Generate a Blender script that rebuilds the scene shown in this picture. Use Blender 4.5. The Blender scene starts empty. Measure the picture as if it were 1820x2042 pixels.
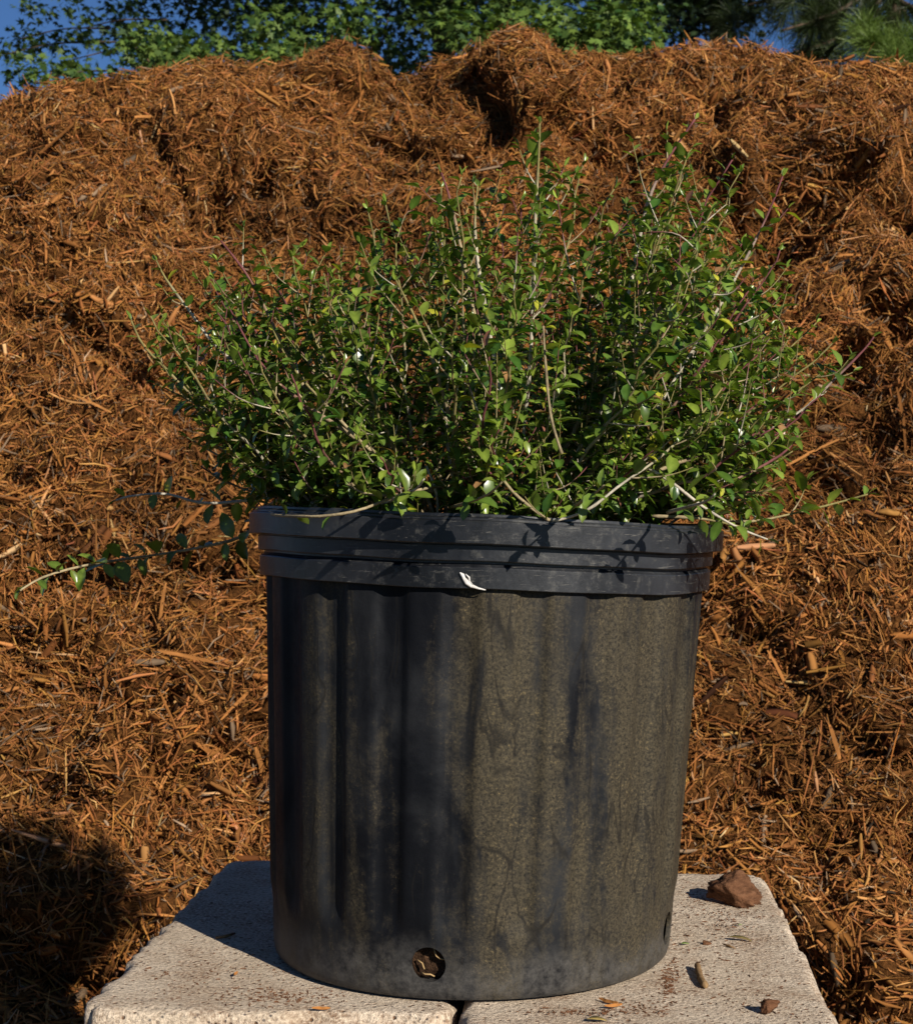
import bpy, bmesh, math, random
import numpy as np
from mathutils import Vector, Matrix, Euler

random.seed(11)
RNG = np.random.default_rng(11)
scene = bpy.context.scene
COL = scene.collection

# ------------------------------------------------------------------ camera, sky, sun, exposure
F = 3290.0                      # focal length in units of the 1820-wide reference frame
CX, HY, CAMZ = 910.0, 1025.0, 0.268
cam_d = bpy.data.cameras.new('camera')
cam = bpy.data.objects.new('camera', cam_d)
COL.objects.link(cam)
cam.location = (0, 0, CAMZ)
cam.rotation_euler = (math.radians(90), 0, 0)
cam_d.sensor_fit = 'HORIZONTAL'
cam_d.sensor_width = 36
cam_d.lens = 36 * F / 1820.0
cam_d.shift_y = 0.002
cam_d.clip_start = 0.02
cam_d.clip_end = 3000
cam_d.dof.use_dof = True
cam_d.dof.focus_distance = 0.98
cam_d.dof.aperture_fstop = 45
scene.camera = cam

SUN_AZ, SUN_EL = math.radians(34), math.radians(26.5)      # azimuth: to the right of straight behind the camera
sdir = Vector((math.sin(SUN_AZ) * math.cos(SUN_EL), -math.cos(SUN_AZ) * math.cos(SUN_EL), math.sin(SUN_EL)))
world = bpy.data.worlds.new('World')
scene.world = world
world.use_nodes = True
wn = world.node_tree
bgn = wn.nodes['Background']
sky = wn.nodes.new('ShaderNodeTexSky')
sky.sky_type = 'NISHITA'
sky.sun_disc = False
sky.sun_elevation = SUN_EL
sky.sun_rotation = math.atan2(sdir.x, sdir.y)
sky.air_density = 0.72
sky.dust_density = 0.0
sky.ozone_density = 8.0
wn.links.new(sky.outputs[0], bgn.inputs[0])
bgn.inputs[1].default_value = 0.058
sun_d = bpy.data.lights.new('sun', 'SUN')
sun_d.energy = 5.0
sun_d.angle = math.radians(0.53)
sun_d.color = (1.0, 0.93, 0.82)
sun = bpy.data.objects.new('sun', sun_d)
COL.objects.link(sun)
sun.location = sdir * 30
sun.rotation_euler = (-sdir).to_track_quat('-Z', 'Y').to_euler()
scene.view_settings.view_transform = 'Standard'
scene.view_settings.look = 'None'
scene.view_settings.exposure = 0.45
scene.view_settings.gamma = 1.0
scene.view_settings.use_curve_mapping = False
scene.cycles.use_denoising = True
scene.cycles.max_bounces = 4
scene.cycles.transparent_max_bounces = 4

# ------------------------------------------------------------------ helpers
def at(px, py, d):
    """world point seen at reference pixel (px, py) at distance d"""
    return Vector(((px - CX) / F * d, d, CAMZ - (py - HY) / F * d))

def tag(o, label=None, cat=None, group=None, kind=None):
    if label: o['label'] = label
    if cat: o['category'] = cat
    if group: o['group'] = group
    if kind: o['kind'] = kind
    return o

def empty(name, loc=(0, 0, 0)):
    o = bpy.data.objects.new(name, None)
    o.empty_display_size = 0.05
    COL.objects.link(o)
    o.location = loc
    return o

def link(name, me, mat=None, parent=None, loc=None, rot=None):
    o = bpy.data.objects.new(name, me)
    COL.objects.link(o)
    if mat is not None and not me.materials:
        me.materials.append(mat)
    if parent is not None:
        o.parent = parent
    if loc is not None: o.location = loc
    if rot is not None: o.rotation_euler = rot
    return o

def mesh(name, verts, faces, smooth=True):
    me = bpy.data.meshes.new(name)
    me.from_pydata([tuple(v) for v in verts], [], [tuple(f) for f in faces])
    if smooth:
        me.polygons.foreach_set('use_smooth', [True] * len(me.polygons))
    me.update()
    return me

def mesh_np(name, V, Fq, smooth=True):
    """V (n,3); Fq (m,k) constant face size"""
    me = bpy.data.meshes.new(name)
    n, (m, k) = len(V), Fq.shape
    me.vertices.add(n)
    me.vertices.foreach_set('co', np.ascontiguousarray(V, dtype=np.float32).ravel())
    me.loops.add(m * k)
    me.loops.foreach_set('vertex_index', np.ascontiguousarray(Fq, dtype=np.int32).ravel())
    me.polygons.add(m)
    me.polygons.foreach_set('loop_start', np.arange(0, m * k, k, dtype=np.int32))
    if smooth:
        me.polygons.foreach_set('use_smooth', np.ones(m, dtype=bool))
    me.update(calc_edges=True)
    return me

def set_col(me, cols):
    a = me.color_attributes.new('Col', 'FLOAT_COLOR', 'POINT')
    c = np.ones((len(me.vertices), 4), dtype=np.float32)
    c[:, :3] = cols
    a.data.foreach_set('color', c.ravel())

_TAB = np.random.default_rng(5).random(65536)
def vnoise(P):
    """value noise in [-1,1], P (n,3)"""
    P = np.asarray(P, dtype=np.float64)
    I = np.floor(P).astype(np.int64)
    f = P - I
    f = f * f * f * (f * (f * 6 - 15) + 10)
    def h(i, j, k):
        return _TAB[((i * 73856093) ^ (j * 19349663) ^ (k * 83492791)) & 65535]
    x, y, z = I[:, 0], I[:, 1], I[:, 2]
    out = 0
    for a in (0, 1):
        for b in (0, 1):
            for c in (0, 1):
                w = (f[:, 0] if a else 1 - f[:, 0]) * (f[:, 1] if b else 1 - f[:, 1]) * (f[:, 2] if c else 1 - f[:, 2])
                out = out + w * h(x + a, y + b, z + c)
    return out * 2 - 1

def fbm(P, octv=4, gain=0.5):
    s, a, t = 0, 1.0, 0
    P = np.array(P, dtype=np.float64)
    for i in range(octv):
        s = s + a * vnoise(P + 17.3 * i)
        t += a
        a *= gain
        P = P * 2.03
    return s / t

# ------------------------------------------------------------------ materials
class NT:
    def __init__(s, name, rough=0.8, spec=0.3):
        s.m = bpy.data.materials.new(name)
        s.m.use_nodes = True
        s.t = s.m.node_tree
        s.b = s.t.nodes['Principled BSDF']
        s.b.inputs['Roughness'].default_value = rough
        s.b.inputs['Specular IOR Level'].default_value = spec
    def n(s, typ, **kw):
        nd = s.t.nodes.new(typ)
        for k, v in kw.items(): setattr(nd, k, v)
        return nd
    def l(s, a, b): s.t.links.new(a, b)
    def coord(s, which='Object', scale=(1, 1, 1)):
        tc = s.n('ShaderNodeTexCoord'); mp = s.n('ShaderNodeMapping')
        s.l(tc.outputs[which], mp.inputs[0]); mp.inputs['Scale'].default_value = scale
        return mp.outputs[0]
    def noise(s, vec, scale, detail=4, rough=0.55, dist=0.0):
        nd = s.n('ShaderNodeTexNoise')
        if vec is not None: s.l(vec, nd.inputs['Vector'])
        nd.inputs['Scale'].default_value = scale
        nd.inputs['Detail'].default_value = detail
        nd.inputs['Roughness'].default_value = rough
        nd.inputs['Distortion'].default_value = dist
        return nd.outputs['Fac']
    def ramp(s, fac, stops, interp='LINEAR'):
        r = s.n('ShaderNodeValToRGB')
        r.color_ramp.interpolation = interp
        e = r.color_ramp.elements
        while len(e) < len(stops): e.new(0.5)
        for el, (p, c) in zip(e, stops):
            el.position = p
            el.color = (*c, 1) if len(c) == 3 else c
        s.l(fac, r.inputs[0])
        return r.outputs[0]
    def bw(s, fac, a, b):
        if a > b: return s.ramp(fac, [(b, (1, 1, 1)), (a, (0, 0, 0))])
        return s.ramp(fac, [(a, (0, 0, 0)), (b, (1, 1, 1))])
    def mix(s, fac, a, b, typ='MIX'):
        m = s.n('ShaderNodeMix', data_type='RGBA', blend_type=typ)
        for sock, v in ((m.inputs[0], fac), (m.inputs[6], a), (m.inputs[7], b)):
            if isinstance(v, bpy.types.NodeSocket): s.l(v, sock)
            elif isinstance(v, (int, float)): sock.default_value = v
            else: sock.default_value = (*v, 1)
        return m.outputs[2]
    def math(s, op, a, b=0.0):
        m = s.n('ShaderNodeMath', operation=op)
        for sock, v in ((m.inputs[0], a), (m.inputs[1], b)):
            if isinstance(v, bpy.types.NodeSocket): s.l(v, sock)
            else: sock.default_value = v
        return m.outputs[0]
    def color(s, c):
        if isinstance(c, bpy.types.NodeSocket): s.l(c, s.b.inputs['Base Color'])
        else: s.b.inputs['Base Color'].default_value = (*c, 1)
    def bump(s, h, strength=0.3, dist=0.002):
        b = s.n('ShaderNodeBump')
        b.inputs['Strength'].default_value = strength
        b.inputs['Distance'].default_value = dist
        s.l(h, b.inputs['Height']); s.l(b.outputs[0], s.b.inputs['Normal'])

MSTOP = np.array([0.0, 0.2, 0.5, 0.76, 0.93, 1.0])
MCOL = np.array([(0.030, 0.0115, 0.0042), (0.135, 0.053, 0.0145), (0.285, 0.115, 0.031), (0.395, 0.172, 0.050), (0.48, 0.248, 0.089), (0.57, 0.385, 0.20)])
def mulch_color(r):
    return np.stack([np.interp(r, MSTOP, MCOL[:, i]) for i in range(3)], -1)

def mat_shred():
    k = NT('shredded_bark', 0.85, 0.1)
    at_ = k.n('ShaderNodeAttribute', attribute_name='Col')
    k.color(at_.outputs['Color'])
    return k.m

def mat_core():
    k = NT('mulch_fines', 0.95, 0.05)
    geo = k.n('ShaderNodeNewGeometry')
    f = k.noise(geo.outputs['Position'], 120, 6, 0.7)
    k.color(k.ramp(f, [(0.34, (0.018, 0.007, 0.0025)), (0.55, (0.12, 0.049, 0.014)), (0.75, (0.26, 0.108, 0.031))]))
    k.bump(f, 1.0, 0.01)
    return k.m

def mat_ground():
    k = NT('bare_earth', 0.95, 0.1)
    v = k.coord('Object')
    f = k.noise(v, 3.0, 8, 0.65)
    g = k.noise(v, 0.08, 4)
    c = k.ramp(f, [(0.3, (0.07, 0.035, 0.016)), (0.7, (0.17, 0.09, 0.045))])
    k.color(k.mix(k.bw(g, 0.45, 0.6), c, (0.06, 0.085, 0.025)))
    k.bump(f, 0.6, 0.03)
    return k.m

def mat_concrete():
    k = NT('concrete', 0.92, 0.15)
    v = k.coord('Object')
    big = k.noise(v, 14, 5, 0.6)
    c = k.ramp(big, [(0.3, (0.48, 0.38, 0.275)), (0.7, (0.645, 0.535, 0.41))])
    fine = k.noise(v, 420, 4, 0.75)
    c = k.mix(0.75, c, k.mix(1.0, c, k.ramp(fine, [(0.34, (0.30, 0.25, 0.22)), (0.48, (1, 1, 1)), (0.66, (1.5, 1.5, 1.5))]), 'MULTIPLY'))
    vo = k.n('ShaderNodeTexVoronoi'); k.l(v, vo.inputs['Vector']); vo.inputs['Scale'].default_value = 190
    sp = k.math('MULTIPLY', k.bw(vo.outputs['Distance'], 0.26, 0.12), k.bw(k.noise(v, 60, 3), 0.40, 0.52))
    c = k.mix(sp, c, (0.17, 0.085, 0.045))
    vo2 = k.n('ShaderNodeTexVoronoi'); k.l(v, vo2.inputs['Vector']); vo2.inputs['Scale'].default_value = 260
    sp2 = k.math('MULTIPLY', k.bw(vo2.outputs['Distance'], 0.26, 0.12), k.bw(k.noise(v, 35, 3), 0.45, 0.6))
    c = k.mix(sp2, c, (0.11, 0.10, 0.095))
    stain = k.noise(v, 22, 6, 0.7, 0.6)
    c = k.mix(k.math('MULTIPLY', k.math('MULTIPLY', k.bw(stain, 0.44, 0.68), k.bw(fine, 0.64, 0.44)), 0.85), c, (0.26, 0.15, 0.085))
    k.color(c)
    h = k.math('SUBTRACT', k.math('ADD', fine, k.math('MULTIPLY', k.noise(v, 130, 4), 0.8)), k.math('MULTIPLY', sp, 0.6))
    k.bump(h, 0.9, 0.0028)
    return k.m

def mat_pot(rim=False):
    k = NT('pot_rim_plastic' if rim else 'pot_plastic', 0.42, 0.5 if rim else 0.12)
    v = k.coord('Object')
    streak = k.noise(k.coord('Object', (1, 1, 0.16)), 26, 5, 0.6, 0.5)       # vertical run-down streaks
    blot = k.noise(k.coord('Object', (1, 1, 0.55)), 17, 6, 0.62, 0.4)
    fine = k.noise(v, 620, 5, 0.8)
    grit = k.noise(v, 150, 5, 0.75)
    base = k.ramp(blot, [(0.3, (0.0040, 0.0045, 0.0062)), (0.7, (0.0085, 0.0092, 0.0115))])
    film = (0.034, 0.036, 0.041) if rim else (0.023, 0.024, 0.026)
    dust = k.ramp(fine, [(0.36, (0.013, 0.012, 0.010)), (0.64, (0.088, 0.071, 0.043))])
    if rim:
        c = k.mix(k.math('MULTIPLY', k.bw(blot, 0.40, 0.70), 0.8), base, film)
        c = k.mix(k.math('MULTIPLY', k.bw(grit, 0.54, 0.70), 0.6), c, (0.075, 0.072, 0.064))
        scf = k.noise(k.coord('Object', (1, 1, 2.5)), 48, 6, 0.75, 0.8)
        c = k.mix(k.math('MULTIPLY', k.bw(scf, 0.60, 0.70), 0.55), c, (0.12, 0.115, 0.10))
        scr = k.noise(k.coord('Object', (9, 9, 160)), 6, 5, 0.7, 1.0)
        c = k.mix(k.math('MULTIPLY', k.bw(scr, 0.63, 0.67), 0.6), c, (0.17, 0.16, 0.14))
    else:
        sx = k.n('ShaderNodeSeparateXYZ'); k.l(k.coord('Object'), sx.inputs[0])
        side = k.math('MULTIPLY', k.bw(sx.outputs[0], -0.10, 0.0), 0.045)           # more dust and film towards the right
        streak2 = k.noise(k.coord('Object', (1, 1, 0.07)), 62, 4, 0.6, 0.3)
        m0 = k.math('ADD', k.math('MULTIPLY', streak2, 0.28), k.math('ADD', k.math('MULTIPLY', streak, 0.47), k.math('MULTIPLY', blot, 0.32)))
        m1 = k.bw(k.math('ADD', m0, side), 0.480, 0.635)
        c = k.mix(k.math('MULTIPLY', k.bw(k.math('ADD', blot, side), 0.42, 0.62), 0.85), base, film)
        c = k.mix(k.math('MULTIPLY', k.math('MULTIPLY', k.bw(k.math('ADD', m1, k.math('MULTIPLY', k.math('SUBTRACT', grit, 0.5), 1.3)), 0.22, 0.85), k.bw(k.noise(k.coord('Object', (1, 1, 0.4)), 9, 4, 0.6), 0.22, 0.55)), 0.85), c, dust)
        c = k.mix(k.math('MULTIPLY', k.bw(fine, 0.58, 0.68), k.math('MULTIPLY', m1, k.bw(k.noise(v, 38, 4, 0.6), 0.48, 0.60))), c, (0.185, 0.135, 0.060))
        # clean rubbed marks, thin scratches
        rub = k.noise(k.coord('Object', (1, 1, 0.22)), 33, 3, 0.5, 1.5)
        c = k.mix(k.math('MULTIPLY', k.bw(rub, 0.60, 0.68), 0.8), c, (0.010, 0.011, 0.0135))
        wv = k.noise(k.coord('Object', (1, 1, 0.25)), 40, 2, 0.5, 0.7)
        line = k.bw(k.math('ABSOLUTE', k.math('SUBTRACT', wv, 0.5)), 0.016, 0.004)
        c = k.mix(k.math('MULTIPLY', line, k.math('MULTIPLY', k.bw(k.noise(v, 20, 2), 0.48, 0.58), 0.7)), c, (0.012, 0.011, 0.010))
        # splash-back dust near the foot
        sep = k.n('ShaderNodeSeparateXYZ'); k.l(k.coord('Object'), sep.inputs[0])
        low = k.math('ADD', sep.outputs[2], k.math('MULTIPLY', k.math('SUBTRACT', blot, 0.5), 0.07))
        lowm = k.bw(low, 0.030, 0.012)
        c = k.mix(k.math('MULTIPLY', lowm, k.math('MULTIPLY', k.bw(grit, 0.3, 0.65), 0.75)), c, (0.085, 0.080, 0.074))
    k.color(c)
    r = k.ramp(grit, [(0.3, (0.28,) * 3), (0.7, (0.46,) * 3)] if rim else [(0.3, (0.36,) * 3), (0.7, (0.62,) * 3)])
    k.l(r, k.b.inputs['Roughness'])
    k.bump(k.math('ADD', fine, k.math('MULTIPLY', grit, 1.5)), 0.12 if rim else 0.22, 0.0006)
    return k.m

def mat_leaf(name, trans=0.22, rough=0.30, spec=0.5):
    k = NT(name, rough, spec)
    at_ = k.n('ShaderNodeAttribute', attribute_name='Col')
    geo = k.n('ShaderNodeNewGeometry')
    nz = k.noise(geo.outputs['Position'], 260, 3)
    c = k.mix(0.6, at_.outputs['Color'], k.mix(1.0, at_.outputs['Color'], k.ramp(nz, [(0.3, (0.65, 0.7, 0.6)), (0.7, (1.3, 1.25, 1.2))]), 'MULTIPLY'))
    k.color(c)
    if trans > 0:
        tr = k.n('ShaderNodeBsdfTranslucent')
        k.l(k.mix(1.0, c, (1.5, 1.7, 0.6), 'MULTIPLY'), tr.inputs[0])
        mx = k.n('ShaderNodeMixShader'); mx.inputs[0].default_value = trans
        k.l(k.b.outputs[0], mx.inputs[1]); k.l(tr.outputs[0], mx.inputs[2])
        k.l(mx.outputs[0], k.t.nodes['Material Output'].inputs[0])
    return k.m

def mat_attr(name, rough=0.7, spec=0.25, nscale=500, amt=0.6, bump=0.4):
    k = NT(name, rough, spec)
    at_ = k.n('ShaderNodeAttribute', attribute_name='Col')
    geo = k.n('ShaderNodeNewGeometry')
    nz = k.noise(geo.outputs['Position'], nscale, 4, 0.65)
    c = k.mix(amt, at_.outputs['Color'], k.mix(1.0, at_.outputs['Color'], k.ramp(nz, [(0.28, (0.4, 0.38, 0.36)), (0.7, (1.35, 1.35, 1.35))]), 'MULTIPLY'))
    k.color(c); k.bump(nz, bump, 0.001)
    return k.m

def mat_simple(name, stops, scale=80, rough=0.85, spec=0.2, bump=0.5, dist=0.002, vecscale=(1, 1, 1)):
    k = NT(name, rough, spec)
    nz = k.noise(k.coord('Object', vecscale), scale, 6, 0.65)
    k.color(k.ramp(nz, stops)); k.bump(nz, bump, dist)
    return k.m

M_SHRED = mat_shred(); M_CORE = mat_core(); M_GROUND = mat_ground(); M_CONC = mat_concrete()
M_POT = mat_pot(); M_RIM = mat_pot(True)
M_LEAF = mat_leaf('holly_leaf'); M_STEM = mat_attr('holly_stem', 0.75, 0.2, 420, 0.55)
M_TLEAF = mat_leaf('tree_leaf', 0.15, 0.55, 0.25)
M_NEEDLE = mat_leaf('pine_needle', 0.15, 0.45, 0.3)
M_BARK = mat_simple('tree_bark', [(0.3, (0.03, 0.022, 0.016)), (0.7, (0.12, 0.085, 0.06))], 30, 0.9, 0.1, 1.0, 0.02, (1, 1, 0.25))
M_SOIL = mat_simple('potting_soil', [(0.3, (0.018, 0.010, 0.006)), (0.6, (0.075, 0.04, 0.022)), (0.8, (0.15, 0.085, 0.045))], 120, 0.95, 0.1, 1.0, 0.006)
M_ROOT = mat_simple('root', [(0.3, (0.30, 0.19, 0.08)), (0.7, (0.48, 0.33, 0.16))], 200, 0.8)
M_CLOD = mat_simple('bark_clod', [(0.25, (0.055, 0.024, 0.012)), (0.6, (0.16, 0.075, 0.038)), (0.8, (0.23, 0.12, 0.065))], 130, 0.95, 0.08, 1.0, 0.003, (1, 1, 2.5))
M_TWIG = mat_simple('dry_twig', [(0.3, (0.12, 0.065, 0.03)), (0.7, (0.30, 0.19, 0.09))], 300, 0.85, 0.15, 0.6, 0.001)
M_WHITE = mat_simple('chalky_white', [(0.3, (0.42, 0.39, 0.36)), (0.7, (0.78, 0.76, 0.73))], 260, 0.8, 0.2, 0.5, 0.001)
M_DEBRIS = mat_attr('fallen_leaf', 0.6, 0.3, 380, 0.5, 0.2)

# ------------------------------------------------------------------ ground
GZ = -0.76
gs = 1500.0
gv = []
for j in range(31):
    for i in range(31):
        gv.append((-gs + 2 * gs * i / 30, -gs + 2 * gs * j / 30, 0))
gf = [(j * 31 + i, j * 31 + i + 1, (j + 1) * 31 + i + 1, (j + 1) * 31 + i) for j in range(30) for i in range(30)]
ground = link('ground', mesh('ground', gv, gf), M_GROUND, loc=(0, 0, GZ))
tag(ground, kind='structure')

# ------------------------------------------------------------------ mulch pile
CREST = np.array([(-1600, 900), (-1000, 640), (-500, 400), (-200, 280), (0, 212), (60, 190), (130, 172), (230, 156), (330, 140),
    (430, 130), (520, 138), (600, 130), (645, 106), (690, 98), (735, 112), (765, 140), (790, 164), (850, 134), (930, 114), (965, 92),
    (1000, 56), (1030, 46), (1066, 72), (1110, 102), (1180, 110), (1280, 116), (1340, 112), (1380, 98), (1440, 92), (1480, 98),
    (1540, 104), (1600, 136), (1680, 128), (1760, 124), (1820, 140), (2000, 165), (2300, 210), (2700, 300), (3400, 600)], dtype=float)
DC = 3.4
cxw = (CREST[:, 0] - CX) / F * DC
czw = CAMZ - (CREST[:, 1] - HY) / F * DC
HOLLOWS = [(435, 325, 52, .17), (405, 395, 42, .13), (470, 300, 40, .09), (560, 350, 40, .07), (600, 330, 30, .06), (1040, 235, 36, .17), (1010, 205, 30, .08),
    (1560, 405, 70, .26), (1615, 370, 55, .2), (1510, 425, 34, .09), (1690, 505, 36, .17), (1800, 340, 60, .16), (1815, 560, 58, .2),
    (1500, 325, 40, .08), (1425, 215, 30, .06), (130, 1240, 30, .08), (20, 1255, 34, .06), (280, 1370, 34, .07), (190, 645, 34, .07),
    (225, 690, 34, .08), (1780, 1905, 70, .12), (1690, 1870, 60, .14), (1690, 965, 30, .09), (1730, 720, 46, .07), (700, 172, 34, .07),
    (770, 172, 28, .07), (845, 195, 30, .06), (60, 250, 30, .05), (330, 260, 34, .06), (1240, 300, 40, .05), (1460, 130, 30, .05),
    (90, 1560, 40, .05), (330, 1500, 36, .05), (1450, 1420, 30, .06), (1770, 1480, 30, .06), (1640, 1650, 34, .07), (1500, 1250, 30, .05),
    (420, 1130, 34, .06), (1230, 150, 30, .05), (250, 250, 25, .05), (1300, 480, 50, .05), (640, 440, 30, .06), (160, 1900, 90, .08)]
BULGES = [(1670, 330, 70, .10), (1080, 190, 40, .06), (500, 230, 110, .05), (700, 130, 60, .05), (1030, 110, 60, .06), (1600, 250, 120, .06), (1700, 420, 60, .05), (1420, 110, 50, .05),
    (150, 420, 120, .04), (1720, 600, 90, .05), (120, 1000, 140, .04), (1650, 1150, 120, .05), (250, 1500, 90, .04), (820, 300, 120, .04)]

def build_pile():
    xs = np.concatenate([np.linspace(-3.4, -1.35, 50, endpoint=False), np.linspace(-1.35, 1.35, 260, endpoint=False), np.linspace(1.35, 3.4, 50)])
    us = np.concatenate([np.linspace(0, 1.0, 260, endpoint=False), np.linspace(1.0, 2.0, 60)])
    X, U = np.meshgrid(xs, us)            # rows: u
    zc = np.interp(X, cxw, czw)
    zc = np.maximum(zc, GZ + 0.12)
    dc = DC + 0.0 * X
    u = np.minimum(U, 1.0)
    # front profile: base at y=1.50 rising at about 45 degrees, easing over the crest
    yb = 1.50 + 0.05 * np.abs(X) ** 1.5
    Y = yb + (dc - yb) * (0.80 * u + 0.20 * u ** 2.2)
    hgt = zc - GZ
    prof = (1.10 * u - 0.10 * u ** 4.0)
    Z = GZ - 0.03 + (hgt + 0.03) * prof
    b = np.clip(U - 1.0, 0, None)
    Y = Y + b * 1.9
    Z = Z - b * hgt * 0.15 - (b ** 2) * hgt * 0.95
    P = np.stack([X, Y, Z], -1)
    # normals of the smooth form
    du = np.gradient(P, axis=0); dx = np.gradient(P, axis=1)
    N = np.cross(dx, du); N /= np.linalg.norm(N, axis=-1, keepdims=True) + 1e-9
    Tup = du / (np.linalg.norm(du, axis=-1, keepdims=True) + 1e-9)
    Q = P.reshape(-1, 3)
    n = 0.075 * fbm(Q * 3.0, 3) + 0.045 * fbm(Q * 8.5 + 3, 3) + 0.036 * fbm(Q * 22 + 9, 3)
    # clods: ridged, creates ledges with dark seams under them
    r = 1 - np.abs(fbm(Q * 6.0 + 31, 2)) * 2.4
    n = n - 0.055 * np.clip(r - 0.62, 0, 1) / 0.38
    n = n.reshape(X.shape)
    px = CX + P[..., 0] / P[..., 1] * F
    py = HY - (P[..., 2] - CAMZ) / P[..., 1] * F
    front = np.clip((1.02 - U) / 0.06, 0, 1)
    wob = 16 * fbm(Q * 14 + 77, 2).reshape(X.shape)
    lip = np.zeros_like(n); pit = np.zeros_like(n)
    for (a, c, rad, dep) in HOLLOWS:
        rad = rad * 1.35
        d2 = ((px + wob - a) ** 2 + (py - wob - c) ** 2) / rad ** 2
        pit = np.maximum(pit, np.exp(-np.minimum(d2, 50) ** 1.4) * front * min(1, dep / .09))
        n = n - 2.1 * dep * np.exp(-np.minimum(d2, 50) ** 1.4) * front
        l2 = ((px + wob - a) / (rad * 1.25)) ** 2 + ((py - wob - c + 1.05 * rad) / (rad * .62)) ** 2
        lip = lip + 1.1 * dep * np.exp(-np.minimum(l2, 50)) * front
    for (a, c, rad, dep) in BULGES:
        d2 = ((px - a) ** 2 + (py - c) ** 2) / rad ** 2
        n = n + dep * np.exp(-np.minimum(d2, 50)) * front
    # near the crest keep the outline: fade big displacement
    fade = np.clip(np.abs(U - 1.0) / 0.10, 0.18, 1)
    n = n * fade
    lip = np.clip(lip * fade, 0, .20)
    edge = np.clip(U / 0.05, 0, 1) * np.clip((2.0 - U) / 0.2, 0, 1)
    n = n * edge
    D = P + N * n[..., None] - Tup * (np.clip(n, -0.02, 0.12) * 0.75)[..., None] + np.stack([0 * lip, -lip, -.35 * lip], -1)
    h, w = X.shape
    idx = np.arange(h * w).reshape(h, w)
    Fq = np.stack([idx[:-1, :-1], idx[:-1, 1:], idx[1:, 1:], idx[1:, :-1]], -1).reshape(-1, 4)
    return D, U, Fq, pit

PILE, PILE_U, PILE_F, PILE_PIT = build_pile()
pile = empty('mulch_pile', (0, 2.6, GZ))
tag(pile, 'tall mound of reddish brown shredded bark mulch filling the view behind the pot', 'mulch pile')
OFF = np.array([0, 2.6, GZ])
link('core', mesh_np('mulch_core', PILE.reshape(-1, 3) - OFF, PILE_F), M_CORE, pile)

# --- shreds: every strand is real geometry, joined into one part
def strip_proto(L, W, T, bend, twist, seg=3, taper=0.5, rs=0):
    """triangular-section splinter along x, centred: verts, quads"""
    r = random.Random(rs)
    vs, fs = [], []
    for i in range(seg + 1):
        t = i / seg
        x = (t - 0.5) * L
        z = bend * L * ((t - 0.5) ** 2 * 4 - 0.5) * 0.5
        y = 0.18 * bend * L * math.sin(t * 3.1 + rs) + r.uniform(-.1, .1) * W
        w = W * (1 - taper * abs(2 * t - 1) ** 2.5) * r.uniform(0.8, 1.15)
        th = T * (1 - 0.5 * abs(2 * t - 1) ** 3)
        a = twist * (t - 0.5); ca, sa = math.cos(a), math.sin(a)
        for (oy, oz) in ((-w / 2, 0), (w / 2, -th * .1), (w * r.uniform(-.2, .2), th)):
            vs.append((x, y + oy * ca - oz * sa, z + oy * sa + oz * ca))
    for i in range(seg):
        for k in range(3):
            a, b = i * 3 + k, i * 3 + (k + 1) % 3
            fs.append((a, b, b + 3, a + 3))
    return np.array(vs), np.array(fs)

def fibre_proto(L, W, bend, rs):
    vs = []
    for i in range(3):
        t = i / 2; w = W * (1 - .55 * abs(2 * t - 1))
        y = .3 * bend * L * math.sin(t * 3.1 + rs); z = bend * L * ((t - .5) ** 2 * 4 - .5) * .5
        vs += [((t - .5) * L, y - w / 2, z), ((t - .5) * L, y + w / 2, z + w * .5)]
    return np.array(vs), np.array([(0, 1, 3, 2), (2, 3, 5, 4)])

def strip_mesh(name, L, W, T, bend, twist, seg=6, taper=0.5, rs=0, tone=0.6):
    v, f = strip_proto(L, W, T, bend, twist, seg, taper, rs)
    n = len(v)
    faces = [tuple(q) for q in f] + [(2, 1, 0), (n - 3, n - 2, n - 1)]
    me = mesh(name, v, faces, smooth=False)
    rg = np.random.default_rng(rs)
    c = mulch_color(np.full(n, tone)) * rg.uniform(.75, 1.2, (n, 1))
    set_col(me, c)
    me.materials.append(M_SHRED)
    return me

def sample_pile(n, view_bias=True):
    """random points on the displaced pile, with normals"""
    V = PILE.reshape(-1, 3)
    a, b, c, d = (V[PILE_F[:, i]] for i in range(4))
    nrm = np.cross(c - a, d - b)
    area = np.linalg.norm(nrm, axis=1) / 2
    nrm = nrm / (np.linalg.norm(nrm, axis=1, keepdims=True) + 1e-12)
    cen = (a + b + c + d) / 4
    uu = PILE_U.reshape(-1)[PILE_F[:, 0]]
    px = CX + cen[:, 0] / cen[:, 1] * F
    py = HY - (cen[:, 2] - CAMZ) / cen[:, 1] * F
    w = area.copy()
    out = (px < -120) | (px > 1940) | (py > 2160) | (uu > 1.06)
    w[out] *= 0.12
    w *= 1 - .8 * PILE_PIT.reshape(-1)[PILE_F[:, 0]]
    w[(uu > 1.5)] *= 0.3
    w[(px < -1200) | (px > 3000)] *= 0.25
    pr = w / w.sum()
    k = RNG.choice(len(pr), n, p=pr)
    s, t = RNG.random(n)[:, None], RNG.random(n)[:, None]
    P = a[k] * (1 - s) * (1 - t) + b[k] * s * (1 - t) + c[k] * s * t + d[k] * (1 - s) * t
    return P, nrm[k]

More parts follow.
